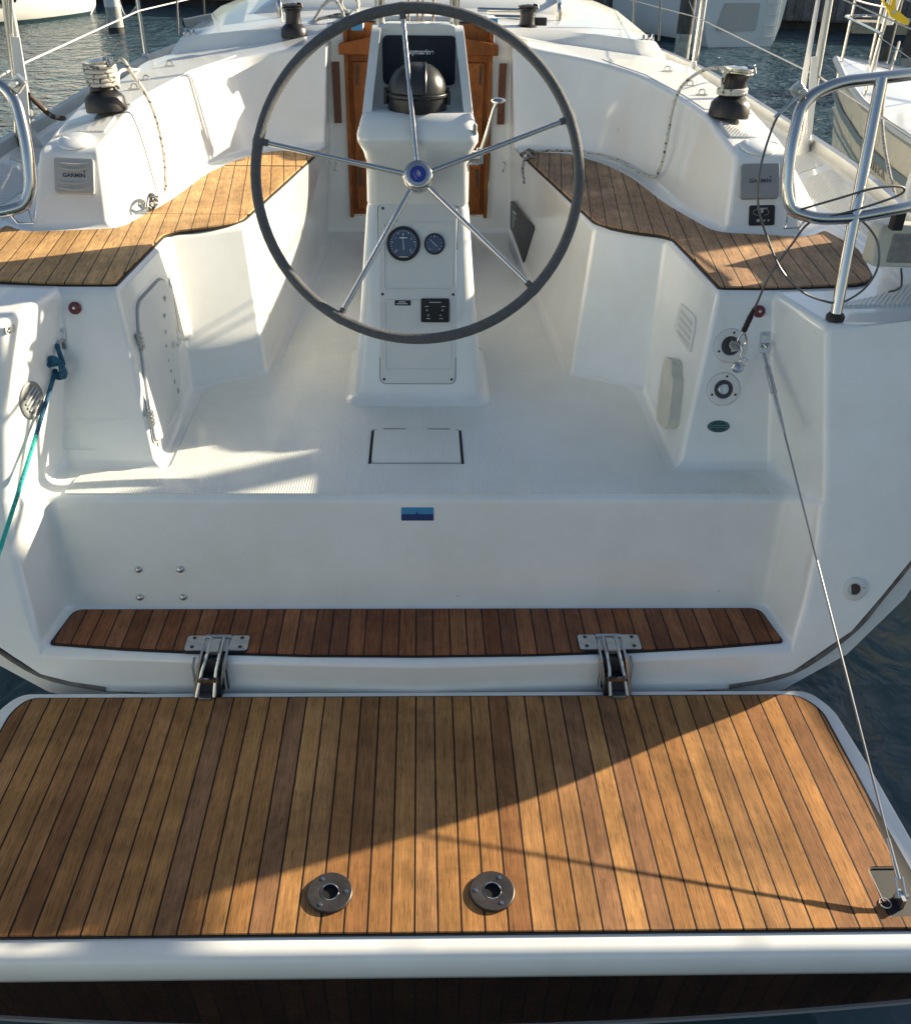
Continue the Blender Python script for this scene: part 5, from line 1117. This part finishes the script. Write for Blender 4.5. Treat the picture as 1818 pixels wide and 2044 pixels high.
# left neighbour
nl, R2, rg2 = make_yacht('moored_yacht', 'white yacht berthed close to port, only rail and hull edge in view', (-4.05, .35), radians(-4), 9.6, 3.1, 1.35, HULLW, mat('blue_band', (.08, .22, .42), .4))
mb = MB(); mb.M = R2; mb.tube([(0, 4.75, .9), (0, 4.78, 1.5), (0, 4.2, 5.0), (0, 1.0, 10.6)], .006, 8); mb.tube([(0, 4.78, 1.7), (0, 4.3, 4.2)], .045, 10); obj('furled_forestay', mb, mat('blue_furler', (.03, .05, .16), .7), nl)
# far boats
fb, R3, rg3 = make_yacht('moored_yacht', 'far yacht with boarding ladder beyond the starboard winch', (6.9, 29.2), radians(193), 8.4, 2.9, 1.35, mat('pale_grey_hull', (.66, .70, .72), .35, noise=.08, nscale=2), STR)
tr_ = MB(); tr_.M = R3
fs, R5, rg5 = (fb, R3, rg3)
# transom details face the camera
def ladder(par, R, x, y, z0, z1, m=CHR):
    mb = MB(); mb.M = R
    for s in (-1, 1): mb.tube([(x+s*.17, y, z0), (x+s*.17, y, z1), (x+s*.17, y+.12, z1+.02)], .014, 8)
    k = z0+.05
    while k < z1: mb.tube([(x-.17, y, k), (x+.17, y, k)], .012, 8); k += .22
    obj('boarding_ladder', mb, m, par)
ladder(fb, R3, .95, 4.3, .12, 1.2) if False else None
fw2 = wmat(fb)
# the far yacht lies stern towards us: turn and dress it
fb.rotation_euler = (0, 0, radians(14))
def far_local(p): return (wmat(fb) @ Vector(p))
mbx = MB(); mbx.M = wmat(fb)
for s in (-1, 1): mbx.tube([(.72+s*.16, -4.26, .15), (.72+s*.16, -4.26, 1.35)], .015, 8)
for k in range(5): mbx.tube([(.56, -4.26, .22+k*.24), (.88, -4.26, .22+k*.24)], .013, 8)
lo = obj('boarding_ladder', mbx, PLAST, fb)
mbx = MB(); mbx.M = wmat(fb); mbx.prism(fil2([(-.75, .35), (.35, .35), (.35, .95), (-.60, .95)], .05, 3), 0, .012, frame((0, -4.215, 0), (1, 0, 0), (0, 0, 1))); obj('transom_panel', mbx, GREYL, fb)
mbx = MB(); mbx.M = wmat(fb); mbx.prism(rrect(.30, .62, .08, 3), -.05, .05, frame((-.45, -4.30, 1.45), (1, 0, 0), (0, 0, 1))); obj('outboard_cover', mbx, mat('dark_red_cover', (.10, .03, .035), .8), fb, bevel=.03)
mbx = MB(); mbx.M = wmat(fb); mbx.tube([Vector((.02+.20*cos(a), -4.25, 1.72+.22*sin(a))) for a in [radians(-50+28*k) for k in range(11)]], .055, 10); obj('lifebuoy', mbx, ORANGE, fb)
mbx = MB(); mbx.M = wmat(fb); mbx.tube(fillet([(-1.25, -3.2, 1.9), (-1.15, -4.15, 1.9), (1.15, -4.15, 1.9), (1.25, -3.2, 1.9)], .2, 5), .014, 8)
for x in (-1.1, -.4, .4, 1.1): mbx.tube([(x, -4.13, 1.3), (x, -4.13, 1.9)], .013, 8)
obj('pushpit', mbx, CHR, fb)
def fender(x, y, z, par_m, lab, cat='fender'):
    t = MB(); t.lathe([(.01, -.34), (.05, -.32), (.10, -.24), (.11, 0), (.10, .24), (.05, .32), (.02, .36)], 16, Matrix.Translation((x, y, z)))
    o = obj('fender', t, par_m); tag(o, lab, cat); return o
fender(4.95, 27.3, .45, BLACK, 'black fender hanging on the far right yacht’s quarter'.replace('’', "'"))
# far-left pair of boats
fl1, R6, rg6 = make_yacht('moored_yacht', 'broad white hull with dark waterline moored at the far left', (-12.6, 29.9), radians(-30), 9.5, 3.4, 1.55, HULLW, None)
mbx = MB(); mbx.M = wmat(fl1); mbx.prism(rrect(.9, .55, .1, 3), 0, .02, frame((1.74, -.5, .82), (0, 1, 0), (0, 0, 1))); obj('hull_window', mbx, DARKGL, fl1)
fl2, R7, rg7 = make_yacht('moored_yacht', 'small grey-sided yacht seen end-on left of the far white hull', (-16.4, 31.6), radians(-25), 7.5, 2.6, 1.2, mat('grey_hull', (.30, .32, .33), .4, noise=.1), None)

# ================================================================= QUAY WALL, PILES, JETTY
PLK = teak_mat('weathered_boards', [(.16, .17, .175), (.20, .21, .215), (.13, .14, .15), (.18, .185, .18)], .22, rough=.8, seam=.06)
DKW = mat('dark_wall', (.035, .032, .030), .8, noise=.5, nscale=3, bump=.6, bscale=4)  # near-black mottled tone for wall foot, posts and pile bottoms
qa = atan2(-9.6, 27.5)
qw = thing('quay_wall', 'long weathered board quay wall closing the harbour basin, dark at the foot', 'quay wall', (2.5, 33.2, WZ), qa)
Q = wmat(qw)
mb = MB(); mb.M = Q; mb.box((0, .25, 1.15), (90, .25, 1.85)); obj('boarding', mb, PLK, qw)
mb = MB(); mb.M = Q; mb.box((0, .55, .2), (90, .5, 1.2)); obj('dark_foot', mb, DKW, qw)
mb = MB(); mb.M = Q; mb.box((0, .11, .33), (90, .06, .12)); obj('waling', mb, PLK, qw)
mb = MB(); mb.M = Q; mb.box((0, 2.0, 2.12), (90, 4.2, .12)); obj('capping', mb, PLK, qw)
mb = MB(); mb.add([(-300, 36, 1.6), (300, -170, 1.6), (400, 600, 1.6), (-300, 600, 1.6)], [(0, 1, 2, 3)]); 
mb = MB(); mb.M = Q; mb.box((0, 154, 1.0), (700, 300, 1.6)); struct(obj('ground', mb, mat('quay_ground', (.10, .11, .07), .9, noise=.4, nscale=.5)))
for k in range(12):
    x = -30+k*5.3; mb = MB(); mb.M = Q; mb.lathe([(.15, -1.2), (.15, 2.1), (.13, 2.2)], 12, Matrix.Translation((x, -.05, .2))); o = obj('quay_post', mb, DKW, qw)
def pile(x, y, r, h, lab, m1=None):
    t = thing('mooring_pile', lab, 'mooring pile', (x, y, WZ), 0, 'mooring piles in the basin'); Tm = wmat(t)
    mb = MB(); mb.M = Tm; mb.lathe([(r, -1.5), (r, .12), (r*.97, .16)], 22); obj('weedy_foot', mb, DKW, t)
    mb = MB(); mb.M = Tm; mb.lathe([(r*.99, .14), (r*.97, .55), (r*.96, .62)], 22); obj('pile_body', mb, mat('pile_stained', (.42, .42, .38), .7, noise=.5, nscale=9), t)
    mb = MB(); mb.M = Tm; mb.lathe([(r*1.0, .60), (r*1.0, h-.05), (r*.8, h)], 22); obj('pile_sleeve', mb, m1 or mat('pile_white', (.62, .64, .66), .5, noise=.15, nscale=5), t)
pile(-7.9, 26.9, .20, 2.6, 'white-sleeved pile standing alone in the water at the upper left')
DK = mat('dark_timber', (.09, .085, .075), .8, noise=.4, nscale=8)
pile(5.45, 21.1, .16, 2.6, 'dark pile in front of the far yacht with the ladder', DK)
pile(5.95, 21.9, .09, 2.7, 'slim pale pile just right of the dark one before the far yacht')
pile(-3.35, 33.4, .15, 2.4, 'short pale pile by the quay, seen over the cabin roof')
pile(7.6, 16.6, .13, 2.4, 'dark timber pile carrying the end of the jetty, front one', DK); pile(8.25, 17.0, .12, 2.3, 'dark timber pile under the jetty, rear one', DK)
jt = thing('finger_jetty', 'narrow pale timber jetty on piles at the upper right', 'jetty', (10.2, 17.9, WZ), radians(-14)); J = wmat(jt)
mb = MB(); mb.M = J; mb.box((1.5, 0, 1.02), (8, .62, .05)); obj('jetty_deck', mb, teak_mat('pale_boards', [(.42, .38, .30), (.5, .45, .36), (.38, .34, .27)], .14, rough=.8, seam=.08), jt, bevel=.01)
mb = MB(); mb.M = J; mb.box((1.5, -.28, .93), (8, .06, .13)); mb.box((1.5, .28, .93), (8, .06, .13)); obj('jetty_beam', mb, mat('pale_beam', (.42, .36, .26), .8, noise=.3), jt)
mb = MB(); mb.M = J; mb.box((1.2, -.05, .80), (1.2, .5, .14)); obj('float_block', mb, mat('float', (.6, .56, .42), .7, noise=.2), jt)
# tall thin posts and ropes nearer on the right
for x, y, z0, z1, r, lab in ((2.33, 5.9, .9, 2.4, .016, 'thin pale flagstaff rising beside the right-hand pushpit'), ):
    mb = MB(); mb.tube([(x+.02, y, z0), (x-.02, y, z1)], [r, r*.6], 10); tag(obj('flagstaff', mb, PLAST), lab, 'flagstaff')
rope('stern_line', [(1.74, 6.35, 1.62), (2.6, 9.5, 1.10), (4.1, 15.0, .9), (5.45, 21.1, 1.0)], .007, ROPE_G, 'long grey line stretching from our starboard stanchion over the water to a pile', 'rope')
rope('spring_line', [(-1.74, 6.45, 1.68), (-3.4, 12.0, 1.25), (-5.6, 19.5, 1.0), (-7.9, 26.9, 1.1)], .009, ROPE_W, 'pale line stretching from the port side over the water to the white pile', 'rope')
mb = MB()
